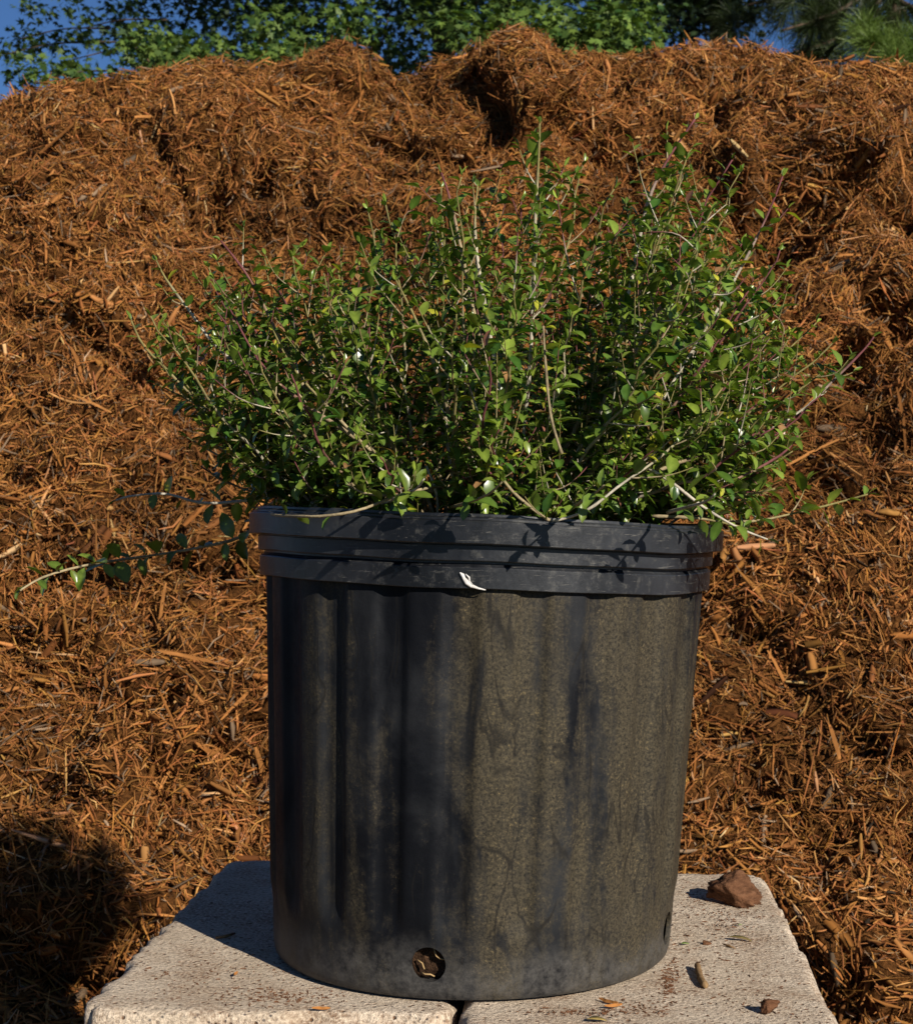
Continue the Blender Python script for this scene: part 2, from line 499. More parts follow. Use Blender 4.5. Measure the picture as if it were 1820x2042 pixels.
def frames(P, N, tilt, coh=0.5):
    n = len(N)
    R = RNG.normal(size=(n, 3))
    fld = np.stack([vnoise(P * 5.5 + 3), vnoise(P * 5.5 + 47), vnoise(P * 5.5 + 91)], 1)
    R = np.where(RNG.random((n, 1)) < coh, fld * 2.2 + R * .45, R)
    T = R - N * (R * N).sum(1, keepdims=True)
    T /= np.linalg.norm(T, axis=1, keepdims=True) + 1e-9
    th = RNG.normal(0, tilt, n)[:, None]
    T2 = T * np.cos(th) + N * np.sin(th)
    N2 = N * np.cos(th) - T * np.sin(th)
    ro = RNG.normal(0, 0.6, n)[:, None]
    B = np.cross(N2, T2)
    N3 = N2 * np.cos(ro) + B * np.sin(ro)
    B3 = np.cross(N3, T2)
    return T2, B3, N3

def strands(n, protos, tilt, lift, slen, swid, sth, tone, coh):
    P, N = sample_pile(n)
    T, B, N3 = frames(P, N, tilt, coh)
    P = P + N * np.abs(RNG.normal(0, lift, n))[:, None]
    S = np.stack([slen(n), swid(n), sth(n)], 1)
    patch = 1 - 0.30 * np.clip((fbm(P * 3.2 + 5, 3) + .05) * 3, 0, 1)
    base = mulch_color(tone(n)) * patch[:, None]
    base = base * (1 + RNG.normal(0, .07, (n, 3)) * np.array([[.6, 1, 1.4]]))
    grey = RNG.random((n, 1)) < .08
    base = np.where(grey, base.mean(1, keepdims=True) * np.array([[1.35, .90, .55]]), base)
    Vs, Fs, Cs, o = [], [], [], 0
    pick = RNG.integers(0, len(protos), n)
    for i, (pv, pf) in enumerate(protos):
        m = np.where(pick == i)[0]
        k = len(pv)
        q = pv[None] * S[m][:, None, :]
        V = P[m][:, None] + q[..., 0:1] * T[m][:, None] + q[..., 1:2] * B[m][:, None] + q[..., 2:3] * N3[m][:, None]
        Vs.append(V.reshape(-1, 3))
        Fs.append((pf[None] + (np.arange(len(m)) * k)[:, None, None] + o).reshape(-1, 4))
        Cs.append((base[m][:, None] * RNG.uniform(.72, 1.22, (len(m), k, 1))).reshape(-1, 3))
        o += len(m) * k
    return np.concatenate(Vs), np.concatenate(Fs), np.concatenate(Cs)

R_ = random.Random
pr_strip = [strip_proto(.040, R_(i).uniform(.0024, .0046), R_(i + 50).uniform(.0009, .0019), R_(i + 20).uniform(-.17, .17), R_(i + 30).uniform(-1.2, 1.2), 2, R_(i + 40).uniform(.35, .9), i) for i in range(12)]
pr_chip = [strip_proto(.028, R_(i).uniform(.007, .011), R_(i + 50).uniform(.0018, .0032), R_(i + 20).uniform(-.12, .12), R_(i + 30).uniform(-.5, .5), 2, R_(i + 40).uniform(.3, .6), i + 60) for i in range(5)]
pr_chunk = [strip_proto(.040, R_(i).uniform(.009, .016), R_(i + 50).uniform(.004, .008), R_(i + 20).uniform(-.08, .08), R_(i + 30).uniform(-.5, .5), 3, R_(i + 40).uniform(.05, .3), i + 160) for i in range(6)]
pr_fib = [fibre_proto(.026, R_(i).uniform(.0008, .0016), R_(i + 20).uniform(-.55, .55), i) for i in range(10)]
ln = lambda mu, sg, lo, hi: (lambda n: np.clip(RNG.lognormal(mu, sg, n), lo, hi))
un = lambda a, b: (lambda n: RNG.uniform(a, b, n))
nrm_ = lambda mu, sg: (lambda n: np.where(RNG.random(n) < .02, RNG.uniform(.85, 1, n), np.clip(RNG.normal(mu, sg, n), 0, .95)))
sets = [strands(78000, pr_strip, .38, .0082, ln(-.46, .58, .2, 2.6), ln(-.22, .48, .25, 2.2), un(.7, 1.6), nrm_(.50, .20), .45),
        strands(19000, pr_chip, .30, .0055, un(.3, 1.2), un(.25, .95), un(.6, 1.3), nrm_(.44, .20), .4),
        strands(2600, pr_chunk, .35, .007, un(.5, 1.4), un(.4, 1.1), un(.6, 1.3), nrm_(.34, .2), .3),
        strands(185000, pr_fib, .46, .0085, ln(-.30, .5, .3, 2.2), un(.6, 1.8), un(.7, 1.6), nrm_(.49, .17), .30)]
o_, VV, FF, CC = 0, [], [], []
for v_, f_, c_ in sets:
    VV.append(v_); FF.append(f_ + o_); CC.append(c_); o_ += len(v_)
me = mesh_np('shredded_mulch', np.concatenate(VV) - OFF, np.concatenate(FF), False)
set_col(me, np.concatenate(CC))
sm = link('shredded_mulch', me, M_SHRED, pile)
tag(sm, kind='stuff')
del VV, FF, CC, sets

# the largest loose shreds are pieces of their own
big = [strip_mesh('mulch_shred', 0.085, R_(i).uniform(.005, .010), R_(i + 9).uniform(.002, .004), R_(i + 3).uniform(-.14, .14), R_(i + 5).uniform(-.5, .5),
                  6, R_(i).uniform(.2, .7), 70 + i, R_(i + 11).choice([.32, .42, .5, .58, .66, .74, .86])) for i in range(18)]
placed = 0
while placed < 300:
    P, N = sample_pile(400)
    T, B, N3 = frames(P, N, 0.20, .3)
    for p, nn, t_, b_, n_ in zip(P, N, T, B, N3):
        px = CX + p[0] / p[1] * F; py = HY - (p[2] - CAMZ) / p[1] * F
        if -20 < px < 1840 and 90 < py < 2060 and placed < 300:
            if 560 < px < 1380 and py > 480: continue
            o = link('mulch_shred', random.choice(big), M_SHRED, pile)
            o.location = p - OFF + nn * random.uniform(.008, .018)
            o.rotation_euler = Matrix((t_, b_, n_)).transposed().to_euler()
            o.scale = (random.uniform(.4, 1.3), random.uniform(.35, .95), random.uniform(.6, 1.2))
            placed += 1

# ------------------------------------------------------------------ concrete blocks
def block_mesh(seed, W=0.203, D=0.39, H=0.19, res=(56, 96, 44)):
    nx, ny, nz = res
    verts, faces, index = [], [], {}
    def vid(i, j, k):
        key = (i, j, k)
        if key not in index:
            index[key] = len(verts)
            verts.append((i / nx * W - W / 2, j / ny * D - D / 2, k / nz * H - H))
        return index[key]
    for i in range(nx):
        for j in range(ny):
            faces.append((vid(i, j, nz), vid(i + 1, j, nz), vid(i + 1, j + 1, nz), vid(i, j + 1, nz)))
            faces.append((vid(i, j, 0), vid(i, j + 1, 0), vid(i + 1, j + 1, 0), vid(i + 1, j, 0)))
    for i in range(nx):
        for k in range(nz):
            faces.append((vid(i, 0, k), vid(i + 1, 0, k), vid(i + 1, 0, k + 1), vid(i, 0, k + 1)))
            faces.append((vid(i, ny, k), vid(i, ny, k + 1), vid(i + 1, ny, k + 1), vid(i + 1, ny, k)))
    for j in range(ny):
        for k in range(nz):
            faces.append((vid(0, j, k), vid(0, j, k + 1), vid(0, j + 1, k + 1), vid(0, j + 1, k)))
            faces.append((vid(nx, j, k), vid(nx, j + 1, k), vid(nx, j + 1, k + 1), vid(nx, j, k + 1)))
    V = np.array(verts)
    c = np.array([0, 0, -H / 2]); half = np.array([W / 2, D / 2, H / 2])
    q = V - c
    # rounded upright corners (plan view), softer top arrises
    rv = 0.018
    inn = np.clip(q[:, :2], -(half[:2] - rv), half[:2] - rv)
    dd = q[:, :2] - inn
    ln = np.linalg.norm(dd, axis=1, keepdims=True)
    both = (np.abs(dd) > 1e-9).all(axis=1)
    m = np.abs(dd).max(axis=1, keepdims=True)
    q[:, :2] = np.where(both[:, None], inn + dd / np.maximum(ln, 1e-9) * m, q[:, :2])
    edge_dist = half - np.abs(V - c)
    near = np.sort(edge_dist, axis=1)[:, 1]          # distance to the nearest arris
    P = V * 1.0 + seed * 3.7
    chip = np.clip(0.006 - near, 0, 0.006) / 0.006
    dirc = q / np.maximum(np.linalg.norm(q / half, axis=1, keepdims=True), 1e-9)
    dirn = -np.sign(q) * (edge_dist < 0.006)
    amt = chip * (0.0014 + 0.0042 * np.clip(fbm(P * 70, 3) + 0.1, 0, 1) + 0.012 * np.clip(fbm(P * 26 + 5, 2) - 0.15, 0, 1))
    q = q + dirn * amt[:, None]
    # overall roughness
    nr = np.sign(q) * (edge_dist < 1e-6)
    q = q + nr * (0.0007 * fbm(P * 160, 3) + 0.0012 * fbm(P * 9, 2))[:, None]
    q[:, 2] = np.minimum(q[:, 2], half[2])
    return mesh_np('concrete_block', q + c, np.array(faces))

ang = math.atan2(0.0748, 0.9972)
ax = Vector((math.cos(ang), -math.sin(ang), 0)); ay = Vector((math.sin(ang), math.cos(ang), 0))
bmL, bmR, bmU = block_mesh(1), block_mesh(2), block_mesh(3, res=(22, 36, 18))
fl = Vector((-0.206, 0.892, 0))
cL = fl + ax * 0.1015 + ay * 0.195
cR = fl + ax * (0.203 + 0.004) + ay * (-0.022) + ax * 0.1015 + ay * 0.195
bl = link('concrete_block', bmL, M_CONC, loc=cL, rot=(0, 0, -ang))
tag(bl, 'pale concrete block under the left half of the pot, half in its shadow', 'concrete block', 'concrete blocks carrying the pot')
br = link('concrete_block', bmR, M_CONC, loc=cR, rot=(0, 0, -ang))
tag(br, 'sunlit pale concrete block under the right half of the pot, strewn with bark crumbs', 'concrete block', 'concrete blocks carrying the pot')
for lev in (1, 2, 3):
    for s, c in ((0, cL), (1, cR)):
        o = link('concrete_block', bmU, M_CONC, loc=c + Vector((0.002 * lev * (-1) ** s, 0, -0.1903 * lev)), rot=(0, 0, -ang + (math.pi if lev % 2 else 0)))
        tag(o, 'concrete block in the stack below the pair that carries the pot', 'concrete block', 'concrete blocks stacked out of view')

# ------------------------------------------------------------------ nursery pot
POT = Vector((0.009, 1.02, 0.0012))
PH = 0.266
def pot_warp(V):
    V = np.array(V)
    th = np.arctan2(V[:, 1], V[:, 0])
    k = V[:, 2] / PH
    s = 1 + 0.006 * np.sin(2 * th + 0.9) * k
    x = V[:, 0] * s; y = V[:, 1] * s
    z = V[:, 2] - x * 0.044 * k + 0.0006 * k * np.sin(3 * th + 1.0)
    x = x + 0.036 * V[:, 2]
    return np.stack([x, y, z], 1)

def lathe(prof, seg, flute=None, closed=False):
    """prof list of (r,z,fluteweight)"""
    th = np.arange(seg) / seg * 2 * math.pi
    V = []
    for (r, z, w) in prof:
        rr = r + (flute(th) * w if flute is not None else 0 * th)
        V.append(np.stack([rr * np.sin(th), -rr * np.cos(th), np.full(seg, z)], 1))
    V = np.concatenate(V)
    n = len(prof)
    Fq = []
    for i in range(n if closed else n - 1):
        a = np.arange(seg); b = (a + 1) % seg
        i2 = (i + 1) % n
        Fq.append(np.stack([i * seg + a, i * seg + b, i2 * seg + b, i2 * seg + a], 1))
    return V, np.concatenate(Fq)

def flute(th):
    n = 21
    ph = (th * n / (2 * math.pi) + 0.36) % 1.0
    s = np.clip((0.5 - np.abs(ph - 0.5)) * 6.0 - 0.75, 0, 1)      # raised flat panels, narrow channels
    s = s * s * (3 - 2 * s)
    return 0.0033 * (s - 0.55)

pot = empty('nursery_pot', POT)
tag(pot, 'black ribbed plastic nursery pot with dusty streaked sides and a banded rim', 'plant pot')
# wall: outside up, inside down
zt = PH - 0.0385
prof = [(0.004, 0.0060, 0), (0.105, 0.0050, 0), (0.112, 0.0030, 0), (0.1155, 0.0004, 0), (0.1185, 0.0008, 0), (0.1205, 0.0030, 0), (0.1214, 0.0065, 0), (0.1218, 0.012, 0)]
for i in range(60):
    t = i / 59
    z = 0.016 + (zt - 0.016) * t
    r = 0.1220 + (0.1318 - 0.1220) * t
    w = min(1, max(0, (z - 0.034) / 0.012))
    prof.append((r, z, w))
ins = [(r - 0.0022, z, w) for (r, z, w) in prof[::-1] if z > 0.009]
prof = prof + ins + [(0.100, 0.0085, 0), (0.004, 0.0090, 0)]
Vw, Fw = lathe(prof, 320, flute)
wall_me = mesh_np('wall', pot_warp(Vw), Fw)
wall_tmp = link('wall_tmp', wall_me, M_POT)
# drain holes cut through
cut = bmesh.new()
HOLES = [-11.5, 71.0, 168.5, 258.5]
for a in HOLES:
    a = math.radians(a)
    d = Vector((math.sin(a), -math.cos(a), 0))
    mt = Matrix.Translation(d * 0.122 + Vector((0, 0, 0.0205))) @ d.to_track_quat('Z', 'Y').to_matrix().to_4x4()
    bmesh.ops.create_cone(cut, cap_ends=True, segments=40, radius1=0.0096, radius2=0.0096, depth=0.03, matrix=mt)
cme = bpy.data.meshes.new('cut'); cut.to_mesh(cme); cut.free()
cob = link('cut', cme)
md = wall_tmp.modifiers.new('b', 'BOOLEAN'); md.object = cob; md.operation = 'DIFFERENCE'; md.solver = 'EXACT'
dg = bpy.context.evaluated_depsgraph_get()
wall2 = bpy.data.meshes.new_from_object(wall_tmp.evaluated_get(dg))
bpy.data.objects.remove(wall_tmp); bpy.data.objects.remove(cob)
wall2.name = 'wall'
wall2.set_sharp_from_angle(angle=math.radians(35))
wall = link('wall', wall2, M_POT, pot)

def Rz(r, z): return (r, PH + z, 0)
rimp = [Rz(.1330, -.0402), Rz(.1366, -.0402), Rz(.1369, -.0399), Rz(.1374, -.0292), Rz(.1371, -.0287), Rz(.1360, -.0281),
        Rz(.1352, -.0275), Rz(.1346, -.0268), Rz(.1346, -.0256), Rz(.1380, -.0254), Rz(.1384, -.0250), Rz(.1386, -.0172), Rz(.1384, -.0168),
        Rz(.1384, -.0164), Rz(.1437, -.0161), Rz(.1441, -.0157), Rz(.1444, -.0044), Rz(.1441, -.0039), Rz(.1426, -.0034),
        Rz(.1424, -.0030), Rz(.1424, -.0024), Rz(.1420, -.0021), Rz(.1408, -.0018), Rz(.1405, -.0014), Rz(.1404, -.0003), Rz(.1400, -.0), Rz(.1388, -.0001), Rz(.1384, -.0006),
        Rz(.1382, -.0030), Rz(.1374, -.0034), Rz(.1374, -.0062), Rz(.1366, -.0066), Rz(.1364, -.0180), Rz(.1345, -.0186), Rz(.1338, -.0270), Rz(.1322, -.0276), Rz(.1312, -.0390)]
# each ring's edges doubled a little for crispness
Vr, Fr = lathe(rimp, 300, None, closed=True)
thr = np.arctan2(Vr[:, 1], Vr[:, 0])
Vr[:, 2] += 0.0004 * np.sin(5 * thr + 2) + 0.0002 * np.sin(11 * thr)
Vr[:, :2] *= (1 + 0.0016 * np.sin(4 * thr + 1) + 0.0006 * np.sin(9 * thr))[:, None]
rim_me = mesh_np('rim', pot_warp(Vr), Fr)
rim_me.set_sharp_from_angle(angle=math.radians(22))
rim = link('rim', rim_me, M_RIM, pot)
# white dried splash on the rim, running down from its lower band
def ribbon(path, widths, thick, name, mat, parent=None, loc=None, nrm=Vector((0, -1, 0))):
    vs, fs = [], []
    n = len(path)
    for i in range(n):
        p = Vector(path[i]); d = (Vector(path[min(i + 1, n - 1)]) - Vector(path[max(i - 1, 0)])).normalized()
        s = d.cross(nrm).normalized() * widths[i] / 2
        vs += [p - s, p - s * .4 + nrm * thick, p + s * .5 + nrm * thick * .8, p + s, p + s * .3 - nrm * thick * .4, p - s * .5 - nrm * thick * .4]
    for i in range(n - 1):
        for k in range(6):
            a, b = i * 6 + k, i * 6 + (k + 1) % 6
            fs.append((a, b, b + 6, a + 6))
    fs.append(tuple(range(6))[::-1]); fs.append(tuple((n - 1) * 6 + k for k in range(6)))
    return link(name, mesh(name, vs, fs), mat, parent, loc)

splash = []
for (x, y) in ((917, 1142), (922, 1147), (925, 1154), (931, 1162), (940, 1169), (954, 1174), (968, 1177)):
    splash.append(at(x, y, 0.8829) - POT)
ribbon(splash, [.0006, .0022, .0018, .0030, .0022, .0012, .0006], .0004, 'dried_splash', M_WHITE, pot)
splash2 = [at(x, y, 0.8828) - POT for (x, y) in ((928, 1145), (935, 1152), (936, 1160), (943, 1167))]
ribbon(splash2, [.0004, .0012, .0008, .0004], .0004, 'dried_splash', M_WHITE, pot)

# soil and roots
sv, sf = [], []
sp = [(0.002, 0.240), (0.05, 0.239), (0.09, 0.238), (0.118, 0.237), (0.1255, 0.232)] + [(0.1245 - (0.1245 - 0.1168) * t, 0.225 - 0.214 * t) for t in np.linspace(0, 1, 40)] + [(0.05, 0.010), (0.002, 0.010)]
Vs, Fs = lathe([(r, z, 0) for r, z in sp][::-1], 220)
nn = fbm(Vs * 120, 4)
radial = Vs * np.array([1, 1, 0]); radial /= np.linalg.norm(radial, axis=1, keepdims=True) + 1e-9
side = (Vs[:, 2] < 0.232) & (np.linalg.norm(Vs[:, :2], axis=1) > 0.1)
Vs = Vs - radial * (np.clip(nn + .2, 0, 1) * 0.006 * side)[:, None]
Vs[:, 2] += np.where(side, 0, 0.006 * nn) * (Vs[:, 2] > 0.2)
soil = link('potting_soil', mesh_np('potting_soil', pot_warp(Vs), Fs, smooth=False), M_SOIL, loc=POT)
tag(soil, 'dark crumbly potting soil packed inside the black pot', 'soil', kind='stuff')

def tube(path, radii, sides=6):
    """returns verts, faces of a tapered tube"""
    vs, fs = [], []
    n = len(path)
    up = Vector((0.3, 0.2, 0.9)).normalized()
    for i in range(n):
        p = Vector(path[i])
        d = (Vector(path[min(i + 1, n - 1)]) - Vector(path[max(i - 1, 0)]))
        if d.length < 1e-9: d = Vector((0, 0, 1))
        d.normalize()
        u = d.cross(up)
        if u.length < 1e-4: u = d.cross(Vector((1, 0, 0)))
        u.normalize(); v = d.cross(u)
        for k in range(sides):
            a = 2 * math.pi * k / sides
            vs.append(p + (u * math.cos(a) + v * math.sin(a)) * radii[i])
    for i in range(n - 1):
        for k in range(sides):
            a, b = i * sides + k, i * sides + (k + 1) % sides
            fs.append((a, b, b + sides, a + sides))
    fs.append(tuple(range(sides))[::-1]); fs.append(tuple((n - 1) * sides + k for k in range(sides)))
    return vs, fs

def root(px):
    pts = [at(x, y, d) - POT for x, y, d in px]
    v, f = tube(pts, [.00045] * len(pts), 5)
    link('root', mesh('root', v, f), M_ROOT, soil)
root([(865, 1890, .905), (867, 1900, .903), (870, 1908, .9025), (878, 1913, .902), (888, 1915, .9025)])
root([(840, 1940, .905), (848, 1944, .903), (858, 1944, .9025), (866, 1948, .903)])
root([(832, 1915, .907), (842, 1922, .905), (846, 1934, .904)])

# ------------------------------------------------------------------ holly shrub
shrub = empty('holly_shrub', (POT.x, POT.y, 0.236))
tag(shrub, 'bushy small-leaved holly shrub with pale stems spreading from the black pot', 'shrub')
SO = Vector((POT.x, POT.y, 0.236))
OC = at(962, 1045, 1.02)
M2 = 1.02 / F
ENV = np.array([(-25, 400), (0, 520), (12, 600), (22, 700), (31, 775), (46, 770), (60, 830), (68, 790), (76, 770), (90, 705), (104, 640), (116, 600), (126, 625), (134, 700), (143, 760), (150, 760),
                (158, 640), (167, 490), (180, 410), (205, 340)], dtype=float)
def env_len(D):
    rho = math.hypot(D.x, D.z)
    a = math.degrees(math.atan2(D.z, D.x))
    if a < -90: a += 360
    R = float(np.interp(a, ENV[:, 0], ENV[:, 1])) * M2
    return 1.0 / math.sqrt((rho / R) ** 2 + (D.y / (0.205 if D.y > 0 else 0.135 + 0.085 * min(1, max(0, (D.z - .15) / .35)))) ** 2)

def clip_env(p, k=1.0):
    d = p - OC
    L = d.length
    if L < 1e-6: return p
    m = env_len(d / L) * k
    return OC + d * min(1.0, m / L)

rr = random.Random(4)
LEAF = []       # (base, dir, normal, length, width, kind)
STEMS = []

def smooth_path(pts, n):
    pts = [Vector(p) for p in pts]
    out = []
    m = len(pts) - 1
    for i in range(n + 1):
        t = i / n * m
        k = min(int(t), m - 1); f = t - k
        p0, p1, p2, p3 = pts[max(k - 1, 0)], pts[k], pts[k + 1], pts[min(k + 2, m)]
        out.append(0.5 * ((2 * p1) + (p2 - p0) * f + (2 * p0 - 5 * p1 + 4 * p2 - p3) * f * f + (3 * p1 - p0 - 3 * p2 + p3) * f ** 3))
    return out

def add_leaves(path, start, spacing, size, tipcluster=True, skip=0.0):
    acc, phi = 0.0, rr.uniform(0, 6.28)
    total = sum((path[i + 1] - path[i]).length for i in range(len(path) - 1))
    run = 0.0
    nxt = total * start
    for i in range(len(path) - 1):
        a, b = path[i], path[i + 1]
        L = (b - a).length
        d = (b - a).normalized() if L > 0 else Vector((0, 0, 1))
        while nxt <= run + L:
            t = (nxt - run) / max(L, 1e-9)
            p = a.lerp(b, t)
            frac = nxt / max(total, 1e-6)
            phi += 2.4 + rr.uniform(-.4, .4)
            u = d.cross(Vector((0.01, 0.02, 1))).normalized(); v = u.cross(d)
            side = u * math.cos(phi) + v * math.sin(phi)
            ld = (side * rr.uniform(.8, 1.1) + d * rr.uniform(.15, .75) + Vector((0, 0, rr.uniform(-.1, .25)))).normalized()
            nr = (d * 0.35 + Vector((0, 0, 1.0)) + Vector((rr.uniform(-.35, .35), rr.uniform(-.35, .25), 0)))
            nr = (nr - ld * nr.dot(ld)).normalized()
            if rr.random() >= skip:
                sz = size * rr.uniform(.65, 1.2) * (1 - 0.35 * max(0, frac - .75) / .25)
                LEAF.append((p, ld, nr, sz, sz * rr.uniform(.42, .60), frac))
            nxt += spacing * rr.uniform(.6, 1.45)
        run += L
    if tipcluster:
        d = (path[-1] - path[-2]).normalized()
        for q in range(2):
            ld = (d + Vector((rr.uniform(-.5, .5), rr.uniform(-.5, .5), rr.uniform(-.2, .4)))).normalized()
            nr = Vector((rr.uniform(-.9, .9), rr.uniform(-.7, .7), .8)); nr = (nr - ld * nr.dot(ld)).normalized()
            LEAF.append((path[-1], ld, nr, size * rr.uniform(.4, .65), size * .2, 1.0))

def stem_colors(rad, t, young):
    old = np.array((0.36, 0.285, 0.165)); grey = np.array((0.46, 0.41, 0.32)); red = np.array((0.15, 0.048, 0.050)); grn = np.array((0.20, 0.17, 0.06))
    base = old * (1 - rr.random() * .25) if rr.random() < .6 else grey
    tip = red if young < .38 else grn
    k = min(1, max(0, (t - 0.38) / 0.35))
    return base * (1 - k) + tip * k

def stem_geo(V, Fc, C, path, r0, r1, young):
    n = len(path)
    r0, r1 = r0 * .82, r1 * .85
    radii = [(r0 + (r1 - r0) * i / (n - 1)) * (1 + 0.16 * rr.uniform(-1, 1)) for i in range(n)]
    v, f = tube(path, radii, 6)
    o = len(V)
    V += v; Fc += [tuple(i + o for i in q) for q in f]
    y = young
    st = rr.getstate()
    for i in range(n):
        rr.setstate(st)
        c = stem_colors(radii[i], i / (n - 1) if y < 2 else 0.2, y)
        node = 0.72 if i % 4 == 3 else 1.0
        C += [tuple(c * node)] * 6

def grow(path, r0, r1, twigs=True, leafstart=0.35, spacing=0.0062, size=0.0125, twigstep=0.019, tl=(.025, .07), env=1.0, skip=0.0, bare=False):
    V, Fc, C = [], [], []
    young = rr.random() if twigs else 2.5
    stem_geo(V, Fc, C, path, r0, r1, young)
    if not bare: add_leaves(path, leafstart, spacing, size, True, skip)
    if twigs:
        total = sum((path[i + 1] - path[i]).length for i in range(len(path) - 1))
        s = total * rr.uniform(.26, .40); run = 0; i = 0
        while s < total * 0.94:
            while i < len(path) - 2 and run + (path[i + 1] - path[i]).length < s:
                run += (path[i + 1] - path[i]).length; i += 1
            p = path[i]; d = (path[i + 1] - path[i]).normalized()
            u = d.cross(Vector((.1, .2, 1))).normalized(); v = u.cross(d)
            a = rr.uniform(0, 6.28)
            side = u * math.cos(a) + v * math.sin(a)
            L = rr.uniform(*tl) * (1 - 0.35 * s / total)
            td = (d * rr.uniform(.6, 1.0) + side * rr.uniform(.5, .9)).normalized()
            e1 = p + td * L * .5 + Vector((0, 0, L * .05)); e2 = p + td * L * .85 + Vector((0, 0, L * rr.uniform(.15, .4)))
            e2 = clip_env(e2, env * rr.uniform(.94, 1.05)); e1 = clip_env(e1, env)
            if (e2 - p).length > 0.010 and e2.z > 0.262:
                tp = smooth_path([p, e1, e2], 7)
                stem_geo(V, Fc, C, tp, max(r1 * .95, .0005), .00032, rr.random())
                add_leaves(tp, 0.14, 0.0046, size, True)
            s += twigstep * rr.uniform(.6, 1.4)
    me = mesh('stem', [p - SO for p in V], Fc)
    set_col(me, np.array(C))
    link('stem', me, M_STEM, shrub)

def in_pot(p):
    return p

# filling stems, fanned through the dome
NST = 148
for i in range(NST):
    g = (i + .5) / NST
    el = math.asin(0.05 + 0.95 * g ** 0.85) if i % 4 else rr.uniform(0.02, .35)
    az = i * 2.39996 + rr.uniform(-.25, .25)
    D = Vector((math.cos(az) * math.cos(el), math.sin(az) * math.cos(el), math.sin(el)))
    if i % 5 == 2:                                   # extra growth out to both sides
        al = math.radians(rr.choice((rr.uniform(18, 62), rr.uniform(112, 160))))
        D = Vector((math.cos(al), rr.uniform(-.45, .4), math.sin(al))).normalized()
    L = env_len(D) * rr.uniform(.86, 1.07)
    end = OC + D * L
    b = Vector((POT.x + D.x * rr.uniform(.015, .06), POT.y + D.y * rr.uniform(.015, .06), 0.232))
    mid1 = b.lerp(end, .33) + Vector((D.x * .022, D.y * .022, .012 - .008 * g)) + Vector((rr.uniform(-.008, .008), rr.uniform(-.008, .008), 0))
    mid2 = b.lerp(end, .68) + Vector((D.x * .014, D.y * .014, rr.uniform(-.006, .006)))
    # keep above the rim
    for m_ in (mid1, mid2):
        rad = math.hypot(m_.x - POT.x, m_.y - POT.y)
        if rad > 0.11: m_.z = max(m_.z, 0.279)
    path = smooth_path([b, mid1, mid2, end], 16)
    for k in range(2, len(path)):
        path[k] += Vector((rr.gauss(0, .0012), rr.gauss(0, .0012), rr.gauss(0, .0010)))
    grow(path, rr.uniform(.0012, .0021), .0005, True, 0.40, .0045, .0115, .0125)

def px_path(pts, n=16):
    return smooth_path([at(*p) for p in pts], n)

# the stems that stand out in the photograph
grow(px_path([(760, 1000, 1.07), (640, 990, 1.11), (545, 1002, 1.165), (490, 1066, 1.172), (400, 1092, 1.165), (290, 1110, 1.155), (180, 1126, 1.08), (90, 1150, 1.04), (40, 1178, 1.02)], 26), .0018, .0008, False, .34, .0070, .0180)
grow(px_path([(760, 1000, 1.08), (600, 985, 1.13), (480, 1000, 1.165), (400, 1003, 1.165), (330, 985, 1.165), (260, 990, 1.16), (232, 998, 1.16)], 20), .0017, .0008, False, .25, .0080, .0150)
grow(px_path([(930, 965, .95), (860, 972, .905), (790, 990, .893), (715, 1018, .884), (650, 1029, .888), (600, 1030, .900), (545, 1027, .94), (522, 1018, .985)], 20), .0013, .0007, False, .12, .024, .0120)
grow(px_path([(880, 975, .92), (830, 985, .905), (780, 988, .90), (730, 985, .90), (690, 965, .902)], 12), .0014, .0007, False, .1, .009, .0125)
grow(px_path([(1140, 1060, .915), (1100, 1041, .884), (1055, 1010, .882), (1005, 960, .884), (962, 875, .888), (938, 790, .892), (930, 745, .895)], 20), .0012, .0006, True, .35, .011, .0145, .05, (.015, .03), 1.3)
grow(px_path([(1100, 1041, .884), (1170, 1018, .880), (1240, 965, .880), (1330, 900, .89), (1420, 800, .91), (1470, 730, .92)], 16), .0011, .0006, True, .35, .008, .0130, .03, (.02, .045), 1.2)
grow(px_path([(1120, 905, .875), (1098, 830, .873), (1087, 720, .873), (1083, 650, .873)], 12), .0011, .0007, False, .25, .012, .0135)
grow(px_path([(1180, 1000, .93), (1240, 985, .925), (1330, 930, .93), (1420, 905, .95), (1500, 868, .98), (1560, 850, 1.0)], 14), .0016, .0008, True, .3, .009, .0145, .03, (.02, .05), 1.3)
grow(px_path([(1294, 935, .900), (1340, 963, .900), (1400, 1010, .905), (1470, 1052, .915), (1530, 1076, .92)], 12), .0013, .0006, False, .2, .008, .0130)
grow(px_path([(1260, 1000, .99), (1340, 1025, 1.0), (1420, 1035, 1.01), (1500, 1040, 1.02), (1600, 1020, 1.03), (1680, 1000, 1.04), (1730, 986, 1.04)], 16), .0014, .0007, True, .2, .008, .0150, .03, (.012, .03), 3)
grow(px_path([(1250, 990, .96), (1340, 1000, .955), (1400, 985, .955), (1480, 950, .96), (1560, 905, .97), (1590, 870, .98)], 14), .0016, .0008, True, .25, .011, .0150, .05, (.015, .03), 3)
grow(px_path([(1320, 985, 1.0), (1450, 905, 1.02), (1590, 825, 1.03), (1660, 760, 1.03), (1720, 700, 1.03), (1742, 672, 1.03)], 16), .0017, .0006, True, .35, .012, .0115, .03, (.012, .025), 3)
grow(px_path([(1040, 900, .98), (1058, 700, .97), (1067, 440, .96), (1073, 330, .96), (1076, 246, .96)], 16), .0019, .0007, True, .30, .0055, .0125, .014, (.018, .040), 1.25)
